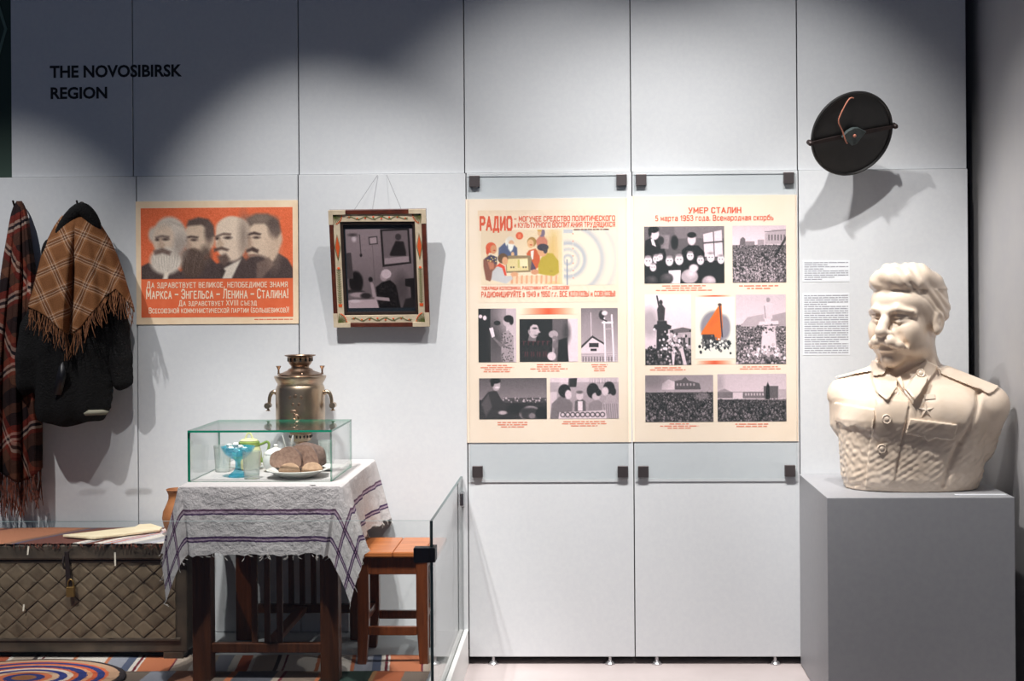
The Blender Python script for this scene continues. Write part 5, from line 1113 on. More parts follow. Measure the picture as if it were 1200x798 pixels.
for sx, a, e in ((1, (-2.64, zb_ - .012), (xe + .02, zb_)), (1, (-2.64, zt_), (xe + .02, zt_ + .010))):
    b.box((a[0], -dc + .004, a[1]), (e[0], -dc + .014, e[1]))
put('edging_strip', b.mesh(), 'tindark', chest, smooth=False, bevel=.002)
ha, hb_ = at(78, 646, dc + .01), at(81.5, 690, dc + .01)
hs = put('hasp', MB().hexa([ha + Vector((-.008, -.004, 0)), ha + Vector((.008, -.004, 0)), ha + Vector((.008, .003, 0)), ha + Vector((-.008, .003, 0))], [hb_ + Vector((-.011, -.008, 0)), hb_ + Vector((.011, -.008, 0)), hb_ + Vector((.011, -.002, 0)), hb_ + Vector((-.011, -.002, 0))]).tube([ha + Vector((-.012, 0, -.02)), ha + Vector((-.012, -.01, -.045)), ha + Vector((-.006, -.008, -.07))], .004, 8).mesh(), 'rust', chest, smooth=False, bevel=.001)
pk = at(83, 691, dc + .02)
put('padlock', MB().box((pk.x - .016, pk.y - .010, pk.z - .028), (pk.x + .016, pk.y + .008, pk.z + .012)).tube(smooth_path([pk + Vector((-.011, -.001, .01)), pk + Vector((-.011, -.001, .03)), pk + Vector((0, -.001, .042)), pk + Vector((.011, -.001, .03)), pk + Vector((.011, -.001, .01))], 6), .0035, 8).mesh(), 'brassold', chest, smooth=False, bevel=.003)
for x, y0, y1 in ((31.5, 641, 651), (133, 648, 664), (26.5, 709, 717)):
    p, q_ = at(x, y0, dc + .024), at(x + RND.uniform(-1, 1), y1, dc + .024); d_ = -dc - .009 if y0 < 650 else -dc - .012
    put('chalk_mark', MB().add([(p.x - .003, d_, p.z), (p.x + .004, d_, p.z), (q_.x + .003, d_, q_.z), (q_.x - .003, d_, q_.z)], [(0, 1, 2, 3)]).mesh(fix=False), 'chalk', chest, smooth=False)

def cloth_grid(x0, x1, y0, y1, z, nx=120, ny=30, wav=.002, ox=0, oy=0, edge=None):
    P = np.zeros((nx, ny, 3)); xs_ = np.linspace(x0, x1, nx); ys_ = np.linspace(y0, y1, ny); P[..., 0] = xs_[:, None]; P[..., 1] = ys_[None]
    P[..., 2] = z + wav * (1 + np.sin(xs_ * 17)[:, None] * np.sin(ys_ * 23 + 1)[None] )
    if edge is not None: P[:, 0, 1] += edge * NR.uniform(-1, 1, nx)
    UV = np.stack([P[..., 0] - ox, P[..., 1] - oy], -1); return P, UV
x0r = at(0, 636, dc).x; pxw = 1 / 292.5
SAL, MAR, GRY, CRM, LIL = (190, 128, 98), (120, 78, 70), (176, 172, 172), (232, 222, 212), (196, 192, 200)
def S_(lst, per): return [(max(0, p / per), c_) for p, c_ in lst]
chest_stops = S_([(0, SAL), (70, (150, 110, 90)), (80, (96, 92, 112)), (86, MAR), (151, CRM), (160, GRY), (169, MAR), (177, CRM), (188, (206, 110, 90)), (191, LIL), (197, (206, 120, 96)), (200, LIL), (206, CRM), (221, (176, 174, 174)), (236, LIL), (250, CRM), (262, SAL), (280, MAR), (290, SAL)], 310)
rm = striped('striped_runner_weave', chest_stops, 310 * pxw, skew=-.53, noise=.3)
P, UV = cloth_grid(xcL - .004, xcR + .006, -dc - .014, -.1, zc1 + .0045, 160, 24, .0012, x0r - 60 * pxw, -dc, .008)
rn = put('striped_runner', grid_mesh(P, UV), rm, solid=.003); tag(rn, 'striped woven runner lying over the lid of the tin-clad chest', 'runner rug')
b = MB()
for i in range(80):
    x = RND.uniform(-2.5, xcR); L_ = RND.uniform(.004, .02); b.tube([(x, -dc - .012, zc1 + .004), (x + RND.uniform(-.006, .006), -dc - .019, zc1 - L_ * .4), (x + RND.uniform(-.01, .01), -dc - .018, zc1 - L_)], .0014, 4)
put('frayed_edge', b.mesh(fix=False), 'frdark', rn)['kind'] = 'stuff'

# pale wooden board lying on the runner
zr = zc1 + .008
A = [(73.5, 626.5), (111, 629.6), (187.5, 620.3), (190, 617.5), (177, 613.4), (163, 614.2), (158, 617)]
pts = [at_z(x, y, zr + .012) for x, y in A]
b = MB(); n_ = len(pts); vs = [p + Vector((0, 0, -.0095)) for p in pts] + pts
b.add(vs, [tuple(reversed(range(n_))), tuple(range(n_, 2 * n_))] + [(i, (i + 1) % n_, n_ + (i + 1) % n_, n_ + i) for i in range(n_)])
bd = put('wooden_board', b.mesh(), 'palewood', smooth=False, bevel=.002); tag(bd, 'pale flat wooden board with a rounded end lying on the striped runner', 'board')

# clay jug
jc = at(205, 560, .28); zj = zc1 + .007; s_ = 1 / 284
t = put('clay_jug', MB().lathe([(.0, 0), (.036, 0), (.046, .012), (.060, .04), (.066, .07), (.062, .098), (.048, .128), (.040, .150), (.040, .166), (.047, .184), (.050, .188), (.047, .190), (.037, .166), (.036, .15), (.044, .128), (.058, .098), (.062, .07), (.05, .03), (0, .01)], (at(209, 590, .28).x, -.28, zj), 40).mesh(), 'clay')
tag(t, 'brown clay jug on the chest, half hidden by the tablecloth', 'jug')
# ================================================================== TABLE
TZ = PZ + .755                       # table top
tx0, tx1, ty0, ty1 = -1.525, -.935, -.832, -.045
table = thing('table', 'narrow dark wooden table with slatted ends under the linen cloth', 'table', ((tx0 + tx1) / 2, (ty0 + ty1) / 2, PZ))
put('tabletop', MB().box((tx0, ty0, TZ - .028), (tx1, ty1, TZ)).mesh(), 'darkwood', table, smooth=False, bevel=.004)
lx0, lx1, ly0, ly1, lw = -1.504, -.947, -.795, -.075, .07
for x in (lx0, lx1 - lw):
    for y in (ly0, ly1 - lw): put('leg', MB().box((x, y, PZ + .001), (x + lw, y + lw, TZ - .027)).mesh(), 'redwood' if y > -.5 else 'darkwood', table, smooth=False, bevel=.004)  # lighter wood on the back legs stands for the light on them
for y in (ly0 + .02, ly1 - .05):
    put('end_rail', MB().box((lx0 + lw - .002, y, PZ + .112), (lx1 - lw + .002, y + .032, PZ + .148)).mesh(), 'darkwood', table, smooth=False, bevel=.003)
    put('apron', MB().box((lx0 + lw - .002, y, TZ - .11), (lx1 - lw + .002, y + .025, TZ - .026)).mesh(), 'darkwood', table, smooth=False)
    for k in (-1, 0, 1):
        xc = (lx0 + lx1) / 2 + k * .048; put('slat', MB().box((xc - .011, y + .008, PZ + .147), (xc + .011, y + .024, TZ - .109)).mesh(), 'darkwood', table, smooth=False, bevel=.002)
for x in (lx0 + .02, lx1 - .045): put('side_apron', MB().box((x, ly0 + lw - .002, TZ - .11), (x + .025, ly1 - lw + .002, TZ - .026)).mesh(), 'darkwood', table, smooth=False)
xc = (lx0 + lx1) / 2; put('centre_stretcher', MB().box((xc - .022, ly0 + .05, PZ + .118), (xc + .022, ly1 - .048, PZ + .142)).mesh(), 'redwood', table, smooth=False, bevel=.003)

# ------------------------------------------------------------------ linen cloth
OV = .262; CT = TZ + .0035
pw, ph = (tx1 - tx0) / 2 + .004, (ty1 - ty0) / 2 + .004; ccx, ccy = (tx0 + tx1) / 2, (ty0 + ty1) / 2
m, t_, b_ = nodes('linen'); b_.inputs['Roughness'].default_value = .9; b_.inputs['Specular IOR Level'].default_value = .1
tc = N(t_, 'ShaderNodeTexCoord'); sp = N(t_, 'ShaderNodeSeparateXYZ'); t_.links.new(tc.outputs['UV'], sp.inputs[0])
PUR, PU2, LIN = (104, 84, 124), (132, 104, 132), (200, 195, 194)
cols = []
for k, half in ((0, pw + OV), (1, ph + OV)):
    ab = N(t_, 'ShaderNodeMath', operation='ABSOLUTE'); t_.links.new(sp.outputs[k], ab.inputs[0])
    sb = N(t_, 'ShaderNodeMath', operation='SUBTRACT'); sb.inputs[0].default_value = half; t_.links.new(ab.outputs[0], sb.inputs[1])
    nz = N(t_, 'ShaderNodeTexNoise'); nz.inputs['Scale'].default_value = 60; t_.links.new(tc.outputs['UV'], nz.inputs[0])
    ma = N(t_, 'ShaderNodeMath', operation='MULTIPLY_ADD'); ma.inputs[1].default_value = .006; t_.links.new(nz.outputs['Fac'], ma.inputs[0]); t_.links.new(sb.outputs[0], ma.inputs[2])
    dv = N(t_, 'ShaderNodeMath', operation='DIVIDE'); dv.inputs[1].default_value = .4; t_.links.new(ma.outputs[0], dv.inputs[0])
    e = lambda x: (x + .003) / .4
    r = ramp(t_, [(0, (255, 255, 255)), (e(.046), PUR), (e(.053), (214, 196, 214)), (e(.059), PUR), (e(.066), (255, 255, 255)), (e(.146), PUR), (e(.153), (214, 196, 214)), (e(.160), PU2), (e(.168), (255, 255, 255))])
    t_.links.new(dv.outputs[0], r.inputs[0]); cols.append(r)
mx = N(t_, 'ShaderNodeMix', data_type='RGBA', blend_type='MULTIPLY'); mx.inputs[0].default_value = 1; t_.links.new(cols[0].outputs[0], mx.inputs[6]); t_.links.new(cols[1].outputs[0], mx.inputs[7])
m2 = N(t_, 'ShaderNodeMix', data_type='RGBA', blend_type='MULTIPLY'); m2.inputs[0].default_value = 1; m2.inputs[6].default_value = (*lin(LIN), 1); t_.links.new(mx.outputs[2], m2.inputs[7]); t_.links.new(m2.outputs[2], b_.inputs['Base Color'])
n1 = N(t_, 'ShaderNodeTexNoise'); n1.inputs['Scale'].default_value = 26; n1.inputs['Detail'].default_value = 6; n1.inputs['Roughness'].default_value = .7; t_.links.new(tc.outputs['UV'], n1.inputs[0])
bump(t_, b_, n1.outputs['Fac'], .8, .015)
peri = []                        # (base x, base y, outward angle, length factor, corner 0..1)
NE = 26
def edge_pts(a, b, ang):
    for k in range(NE): q_ = (k + .5) / NE; peri.append((a[0] + (b[0] - a[0]) * q_, a[1] + (b[1] - a[1]) * q_, ang, 1.0, 0.0))
def corner(x, y, a0):
    for k in range(13):
        q_ = k / 12; an = a0 + q_ * PI / 2; rel = abs(q_ - .5) * PI / 2; peri.append((x, y, an, 1 / max(abs(math.cos(an)), abs(math.sin(an))), 1 - abs(2 * q_ - 1)))
edge_pts((-pw, -ph), (pw, -ph), -PI / 2); corner(pw, -ph, -PI / 2); edge_pts((pw, -ph), (pw, ph), 0); corner(pw, ph, 0)
edge_pts((pw, ph), (-pw, ph), PI / 2); corner(-pw, ph, PI / 2); edge_pts((-pw, ph), (-pw, -ph), PI); corner(-pw, -ph, PI)
nv = 26; P = np.zeros((len(peri), nv + 1, 3)); UV = np.zeros((len(peri), nv + 1, 2)); cum = 0
for i, (x, y, an, lf, cr) in enumerate(peri):
    if i: cum += math.hypot(x - peri[i - 1][0], y - peri[i - 1][1])
    back_right = x > .2 and y > .1
    q45 = ((an + PI) % (PI / 2)) - PI / 4 if cr > 0 else 0
    for j in range(nv + 1):
        v_ = OV * lf * j / nv + (.004 * math.sin(cum * 90) + .003 * math.sin(cum * 37)) * (j / nv)
        rr = .010; th = min(v_ / rr, PI / 2)
        out = rr * math.sin(th) if v_ < rr * PI / 2 else rr; dn = rr * (1 - math.cos(th)) if v_ < rr * PI / 2 else rr + (v_ - rr * PI / 2)
        k = j / nv
        flare = .018 * k + .010 * k * math.sin(cum * 21 + 1) + .006 * k * math.sin(cum * 47)
        dirx, diry = math.cos(an), math.sin(an)
        dc_ = math.hypot(pw - abs(x), ph - abs(y)); sx_ = 1 if x > 0 else -1; ox_ = oy_ = 0.0
        if y > .2 * ph: flare += (.10 if back_right else .16) * v_ * math.exp(-(dc_ / .06) ** 2) + (.03 * k * max(0, min(1, (y - .1) / .25)) if back_right else 0)
        elif dc_ < .5:               # the two front corners hang as wide folded points
            fac_ = 1.0 if x > 0 else .75
            if cr > 0 or dc_ < 1e-6:
                qq = (an + PI / 2) / (PI / 2) if x > 0 else 1 - (an - PI) / (PI / 2)
                flare *= .3; ox_ = sx_ * v_ * np.interp(qq, [0, .25, .5, .75, 1], [-.16, -.05, .10, .24, .28]) * fac_; oy_ = v_ * np.interp(qq, [0, .2, .5, .8, 1], [-.03, -.14, -.18, -.10, -.02])
            elif y < -ph + .001: w_ = math.exp(-(dc_ / .05) ** 2); ox_ = -sx_ * v_ * .16 * w_ * fac_; oy_ = -.03 * v_ * w_
            else: w_ = math.exp(-(dc_ / .18) ** 2); ox_ = sx_ * v_ * .28 * w_ * fac_
        near = 0
        P[i, j] = (ccx + x + dirx * (out + flare) + ox_, ccy + y + diry * (out + flare) + oy_, CT - dn * (1 + (.16 * cr if y < 0 else 0)))
        UV[i, j] = (x + dirx_uv * v_, y + diry_uv * v_) if False else (x + math.cos(an) * v_, y + math.sin(an) * v_)
body = grid_mesh(P, UV, close_u=True)
G_ = 24; Pt = np.zeros((G_, G_, 3)); Ut = np.zeros((G_, G_, 2))
for i, x in enumerate(np.linspace(-pw, pw, G_)):
    for j, y in enumerate(np.linspace(-ph, ph, G_)): Pt[i, j] = (ccx + x, ccy + y, CT); Ut[i, j] = (x, y)
top = grid_mesh(Pt, Ut)
bb = bmesh.new(); bb.from_mesh(body); bb.from_mesh(top); bmesh.ops.remove_doubles(bb, verts=bb.verts, dist=.0005); body.clear_geometry(); bb.to_mesh(body); bb.free(); bpy.data.meshes.remove(top)
cl = put('tablecloth', body, m); tag(cl, 'checked grey linen tablecloth with purple stripes draped over the table', 'tablecloth')
b = MB()
for i in range(150):
    a = Vector(P[RND.randrange(len(peri)), -1]) ; L_ = RND.uniform(.006, .022)
    b.tube([a + Vector((0, 0, .004)), a + Vector((RND.uniform(-.008, .008), RND.uniform(-.006, .006), -L_ * .5)), a + Vector((RND.uniform(-.014, .014), RND.uniform(-.01, .01), -L_))], .0008, 4)
put('frayed_edge', b.mesh(fix=False), 'thread', cl)['kind'] = 'stuff'

# ------------------------------------------------------------------ glass showcase
CZ = CT + .0012
sx0, sx1 = at(220, 562, .747).x, at(389, 562, .747).x; sy0, sy1 = -.747, -.30; sz1 = CZ + .196; g_ = .008
case = thing('glass_showcase', 'low clear glass showcase with green edges over the tableware', 'showcase', ((sx0 + sx1) / 2, (sy0 + sy1) / 2, CZ))
pane('front_pane', sx0, sy0, CZ, sx1, sy0 + g_, sz1 - g_, case); pane('back_pane', sx0, sy1 - g_, CZ, sx1, sy1, sz1 - g_, case)
pane('side_pane', sx0, sy0 + g_, CZ, sx0 + g_, sy1 - g_, sz1 - g_, case); pane('side_pane', sx1 - g_, sy0 + g_, CZ, sx1, sy1 - g_, sz1 - g_, case)
pane('top_pane', sx0, sy0, sz1 - g_, sx1, sy1, sz1, case)

def on_table(px, py): return at_z(px, py, CZ)
# faceted tumblers
def tumbler_mesh(c, r=.036, h=.106):
    fac = lambda k, i: (1 - .035 * (k % 4 == 0)) if 0 < i < 5 else 1.0
    pr = [(r * .80, 0), (r * .82, .004), (r * .86, h * .3), (r * .92, h * .6), (r * .96, h * .8), (r * .985, h * .83), (r, h), (r * .95, h), (r * .93, h * .82), (r * .80, .012), (0, .010)]
    return MB().lathe(pr, c, 48, rmod=fac).mesh()
grp = 'faceted drinking glasses in the showcase'
for lb, px, py in (('faceted drinking glass in front of the blue bowl', 295, 560.5), ('faceted drinking glass at the left side of the blue bowl', 261, 552.5), ('faceted drinking glass behind the bread at the right', 383, 546)):
    p = on_table(px, py); p.y = max(p.y, sy0 + .045); tg = put('drinking_glass', tumbler_mesh((p.x, p.y, CZ)), 'tumbler'); tag(tg, lb, 'glass', grp)
# blue glass bowl on a foot, with sugar lumps
p = at(279, 556, .60)
s_ = 1 / 302
bl = put('footed_bowl', MB().lathe([(0, 0), (.038, 0), (.040, .003), (.034, .010), (.018, .022), (.011, .034), (.010, .058), (.016, .068), (.034, .076), (.050, .090), (.060, .106), (.066, .118), (.062, .119), (.054, .106), (.043, .092), (.028, .082), (0, .078)], (p.x, p.y, CZ), 48, rmod=lambda k, i: 1 + .03 * ((k % 4) < 2) * (9 < i < 14)).mesh(), 'blueglass')
tag(bl, 'bright blue glass bowl on a tall foot holding sugar lumps', 'bowl')
for i in range(7):
    a = i * 2.4; rr = .012 + .028 * (i % 3) / 2; q_ = Vector((p.x + rr * math.cos(a), p.y + rr * math.sin(a), CZ + .1075 + (.006 if rr < .02 else .0)))
    if i < 2: q_ += Vector((-.02, 0, .010))
    sg = put('sugar_lump', MB().box((-.010, -.009, -.008), (.010, .009, .008), T=Matrix.Translation(q_) @ Matrix.Rotation(a, 4, 'Z') @ Matrix.Rotation(.4 + i, 4, 'X')).mesh(), 'sugar', smooth=False, bevel=.002)
    tag(sg, 'white sugar lump in the blue glass bowl', 'sugar lump', 'sugar lumps in the blue bowl')
# green glazed pot with lid and spout
p = at(292, 530, .375)
tp = thing('teapot', 'green glazed teapot with a looped lid behind the blue bowl', 'teapot', (p.x, p.y, CZ))
put('body', MB().lathe([(0, 0), (.034, 0), (.046, .012), (.052, .04), (.050, .07), (.042, .098), (.038, .108), (.036, .108), (0, .106)], (p.x, p.y, CZ), 40).mesh(), 'palepot', tp)
put('neck_band', MB().lathe([(.0435, .094), (.043, .112), (.037, .116), (.036, .106)], (p.x, p.y, CZ), 40, closed=True).mesh(), 'greenpot', tp)
put('lid', MB().lathe([(.035, .114), (.037, .118), (.030, .124), (.0, .128)], (p.x, p.y, CZ), 40).tube(smooth_path([(p.x - .016, p.y, CZ + .124), (p.x - .006, p.y, CZ + .146), (p.x + .006, p.y, CZ + .146), (p.x + .016, p.y, CZ + .124)], 8), .004, 8).mesh(), 'palepot', tp)
put('handle', MB().tube(smooth_path([(p.x + .040, p.y, CZ + .100), (p.x + .058, p.y, CZ + .106), (p.x + .074, p.y, CZ + .112), (p.x + .082, p.y, CZ + .100), (p.x + .074, p.y, CZ + .07), (p.x + .05, p.y, CZ + .03)], 8), .0055, 8).mesh(), 'greenpot', tp)
put('spout', MB().tube([(p.x - .045, p.y, CZ + .04), (p.x - .068, p.y, CZ + .065), (p.x - .076, p.y, CZ + .10)], [.014, .009, .007], 10).mesh(), 'palepot', tp)
# white china sugar pot
p = at(323, 540, .44)
sp_ = thing('sugar_pot', 'white china pot with a domed lid behind the bread', 'china pot', (p.x, p.y, CZ))
put('body', MB().lathe([(0, 0), (.036, 0), (.040, .006), (.050, .03), (.052, .05), (.047, .068), (.044, .070), (0, .070)], (p.x, p.y, CZ), 40).mesh(), 'china', sp_)
put('lid', MB().lathe([(.047, .0705), (.046, .076), (.032, .088), (.010, .095), (.006, .099), (.009, .105), (.006, .110), (0, .111)], (p.x, p.y, CZ), 40).mesh(), 'china', sp_)
# spoons standing behind it, in a cup
p = at(339, 540, .362)
cu = put('cup', MB().lathe([(0, 0), (.024, 0), (.027, .01), (.034, .05), (.037, .07), (.034, .07), (.031, .05), (.022, .008), (0, .006)], (p.x, p.y, CZ), 36).mesh(), 'china'); tag(cu, 'white china cup behind the loaf holding two spoons', 'cup')
for k, (dx, lb) in enumerate(((-.012, 'pale metal spoon standing in the cup, leaning to the green teapot'), (.008, 'pale metal spoon standing upright in the cup behind the loaf'))):
    a = Vector((p.x - dx * .4, p.y, CZ + .009)); e_ = Vector((p.x + dx * 1.3, p.y - .004, CZ + .094)); dr = (e_ - a).normalized()
    b = MB().tube([a, a.lerp(e_, .5), e_], [.0025, .002, .003], 8); b.sphere(e_ + dr * .022, (.010, .003, .024), 14, 10, T=dr.to_track_quat('Z', 'Y').to_matrix().to_4x4())
    sp2 = put('spoon', b.mesh(fix=False), 'alum'); tag(sp2, lb, 'spoon', 'spoons in the cup')
# plate with bread
p = at(348, 557, .617)
pz = CZ
plate = put('plate', MB().lathe([(0, 0), (.060, 0), (.066, .004), (.090, .016), (.114, .028), (.119, .0305), (.114, .0325), (.090, .022), (.062, .009), (0, .007)], (p.x, p.y, pz), 64).mesh(), 'china'); tag(plate, 'white china plate of sliced bread at the front of the showcase', 'plate')
def loaf(cx, cy, cz, L_, Wd, H_, yaw, x0, x1, name):
    """piece of a loaf between the stations x0..x1 (-1..1 along its length)"""
    n_ = 18; mm = 36; P_ = np.zeros((n_, mm, 3)); ca_, sa_ = math.cos(yaw), math.sin(yaw)
    for i in range(n_):
        s = x0 + (x1 - x0) * i / (n_ - 1); rr = max(.05, 1 - abs(s) ** 2.6) ** .5
        for k in range(mm):
            a = 2 * PI * k / mm; y_ = Wd * rr * math.copysign(abs(math.cos(a)) ** .8, math.cos(a)); z_ = H_ * (rr * max(0, math.sin(a)) ** .8 if math.sin(a) > 0 else .28 * math.sin(a) * rr)
            w_ = 1 + .025 * math.sin(5 * a + s * 4); lx = s * L_; P_[i, k] = (cx + ca_ * lx - sa_ * y_ * w_, cy + sa_ * lx + ca_ * y_ * w_, cz + H_ * .28 + z_ * w_)
    v_ = P_.reshape(-1, 3).tolist(); fs = [(i * mm + k, i * mm + (k + 1) % mm, (i + 1) * mm + (k + 1) % mm, (i + 1) * mm + k) for i in range(n_ - 1) for k in range(mm)]; mi = [0] * len(fs)
    fs += [tuple(reversed(range(mm))), tuple((n_ - 1) * mm + k for k in range(mm))]; mi += [1, 1]
    b = MB(); b.add(v_, fs); b.mi = mi; return put(name, b.mesh(fix=False), ['crust', 'bread'])
zt = pz + .030
yw = math.radians(58)
lf = loaf(p.x + .026, p.y + .052, zt, .075, .078, .076, math.radians(70), -.42, .9, 'bread_loaf'); tag(lf, 'cut dark bread loaf lying on the white china plate', 'bread')
for k, (ox, oy, lb) in enumerate(((-.034, .020, 'thick slice of dark bread leaning next to the cut loaf'), (-.072, .046, 'outermost slice of dark bread at the rim of the plate'))):
    sl = loaf(p.x + ox, p.y + oy, zt + .001, .085, .058 - .010 * k, .066 - .013 * k, math.radians(70), -.10, .10, 'bread_slice'); tag(sl, lb, 'bread slice', 'bread slices on the plate')
for ox, oy, rz, lb in ((-.014, -.072, .10, 'pale half-moon pastry lying before the cut loaf'), (.070, -.050, .35, 'pale half-moon pastry at the right end of the loaf')):
    b = MB(); T = Matrix.Translation((p.x + ox, p.y + oy, pz + .028)) @ Matrix.Rotation(rz, 4, 'Z') @ Matrix.Rotation(-.5, 4, 'X')
    pf = [(math.cos(a) * .042, math.sin(a) * .036) for a in np.linspace(0, PI, 24)]
    b.prism(pf, -.010, .010, T); pt = put('pastry', b.mesh(), 'pie', bevel=.006); tag(pt, lb, 'pastry', 'pale pastries on the plate')
# saucer at the back right
p = on_table(383, 548); p = Vector((sx1 - .075, -.40, CZ))
sc = put('saucer', MB().lathe([(0, 0), (.032, 0), (.036, .003), (.055, .010), (.064, .015), (.061, .017), (.05, .012), (.03, .005), (0, .004)], p, 44).mesh(), 'china'); tag(sc, 'white china saucer in the back corner beside the bread', 'saucer')

# ------------------------------------------------------------------ samovar
sd = .128; sc0 = at(352.3, 500, sd); k_ = 1 / (270 * 6 / (6 - sd))
zz_ = lambda py: at(352.3, py, sd).z
def pf(lst): return [(r * k_, zz_(y)) for r, y in lst]
sam = thing('samovar', 'tall old brass samovar with scroll handles standing behind the showcase', 'samovar', (sc0.x, -sd, CZ))
c0 = (sc0.x, -sd, 0)
put('base', MB().box((sc0.x - .036, -sd - .036, CZ + .006), (sc0.x + .036, -sd + .036, CZ + .022)).lathe([(.03, CZ + .02), (.026, CZ + .034), (.014, CZ + .046), (6 * k_, zz_(524))], c0, 40).mesh(), 'brassdark', sam, bevel=.002)
for a in range(4): put('foot', MB().sphere((sc0.x + .03 * (1 if a % 2 else -1), -sd + .03 * (1 if a // 2 else -1), CZ + .0075), .007, 14, 8).mesh(), 'brassdark', sam)
ring = put('ash_ring', MB().lathe(pf([(5.5, 525), (6.2, 519), (9, 517), (12, 516), (12.6, 512), (12.6, 508), (14, 507), (19, 505)]), c0, 48).mesh(), 'brass', sam)
for k in range(18):
    a = 2 * PI * k / 18; put('vent_hole', MB().sphere((sc0.x + 12.55 * k_ * math.cos(a), -sd + 12.55 * k_ * math.sin(a), zz_(511)), (.0045, .0045, .0065), 8, 6).mesh(fix=False), 'slot', ring)
put('body', MB().lathe(pf([(14, 506.5), (20, 505), (25, 502), (28, 498.5), (28.6, 494), (28.7, 480), (28.7, 462), (28.4, 455), (27.5, 452.5), (26.8, 451)]), c0, 72).mesh(), 'brass', sam)
put('rim', MB().lathe(pf([(26.5, 451.5), (26.5, 449), (28.5, 446), (30.3, 442), (30.4, 440.5), (29, 440), (25, 439.5), (25, 451)]), c0, 72, closed=True).mesh(), 'brass', sam)
put('lid', MB().lathe(pf([(26, 440), (25.5, 438), (20, 436), (15, 434), (14, 432.5), (12.5, 431.5), (10.5, 431)]), c0, 64).mesh(), 'brassdark', sam)
cr = put('crown', MB().lathe(pf([(10.4, 431.5), (10.4, 429), (12.5, 426.5), (14.2, 423), (14.4, 419), (15.5, 417.6), (18, 416.8), (18, 415.8), (14.8, 416.4), (13.4, 419), (13.2, 423), (9.4, 428.5), (9.4, 431)]), c0, 64).mesh(), 'brassdark', sam)
for k in range(14):
    a = 2 * PI * k / 14; put('crown_slot', MB().box((-.0045, -.002, -.0075), (.0045, .002, .0075), T=Matrix.Translation((sc0.x + 14.35 * k_ * math.cos(a), -sd + 14.35 * k_ * math.sin(a), zz_(421.2))) @ Matrix.Rotation(a + PI / 2, 4, 'Z')).mesh(fix=False), 'slot', cr)
for px in (326.5, 377.6):
    x = at(px, 437, sd).x; put('lid_knob', MB().lathe([(.006, zz_(438.5)), (.004, zz_(436)), (.004, zz_(433)), (.0075, zz_(430.8)), (.0115, zz_(429)), (.010, zz_(428.6)), (0, zz_(429.4))], (x, -sd, 0), 20).mesh(), 'brassdark', sam)
put('steam_valve', MB().sphere((at(353.4, 438.8, sd + .08).x, -sd - .072, zz_(437.6)), .007, 14, 8).mesh(), 'brassdark', sam)
for s in (-1, 1):
    H = lambda dx, py, dy=0: Vector((sc0.x + s * dx * k_, -sd + dy, zz_(py)))
    pts = smooth_path([H(27.5, 461), H(31, 459), H(34.5, 461), H(36.5, 466), H(37.2, 472), H(38.5, 475)], 6)
    hd = put('handle', MB().tube(pts, [.010 - .004 * i / (len(pts) - 1) for i in range(len(pts))], 12).mesh(), 'brass', sam)
    put('handle_grip', MB().tube([H(38.5, 475, -.02), H(38.5, 475, .02)], .0125, 18).lathe([(.012, zz_(481.2)), (.005, zz_(480)), (.005, zz_(478))], H(38.3, 475) * 1 - Vector((0, 0, H(0, 475).z)), 18).mesh(), 'brass', hd)
T_ = at(346.5, 487, sd + .13)
xt = at(346.0, 485, sd + .12).x; yt = -sd - 28.6 * k_
tap = put('tap', MB().tube([(xt, yt + .012, zz_(487)), (xt, yt - .03, zz_(487)), (xt, yt - .038, zz_(488.5)), (xt, yt - .042, zz_(494))], [.009, .008, .009, .007], 14).lathe([(.010, zz_(490)), (.009, zz_(484))], (xt, yt - .03, 0), 18).mesh(), 'brass', sam)
put('tap_key', MB().lathe([(.004, zz_(486)), (.004, zz_(481))], (xt, yt - .03, 0), 12).box((xt - .018, yt - .033, zz_(481)), (xt + .006, yt - .027, zz_(477.5))).mesh(), 'brassdark', tap, bevel=.0015)
put('tap_plate', MB().lathe([(.016, 0), (.016, .004), (.010, .007)], seg=28, T=Matrix.Translation((xt, yt + .0035, zz_(487))) @ Matrix.Rotation(PI / 2, 4, 'X')).mesh(), 'brassdark', tap)
for dx, py, r in ((-6, 464, .008), (0, 462.5, .009), (6.5, 464, .008), (-3, 472, .007), (4, 472, .007)):
    put('stamped_medallion', MB().lathe([(r, 0), (r * .9, .001), (r * .5, .0016), (0, .0018)], seg=18, T=Matrix.Translation((sc0.x + dx * k_, -sd - math.sqrt(28.65 ** 2 - dx ** 2) * k_, zz_(py))) @ Matrix.Rotation(PI / 2, 4, 'X')).mesh(fix=False), 'brassdark', sam)

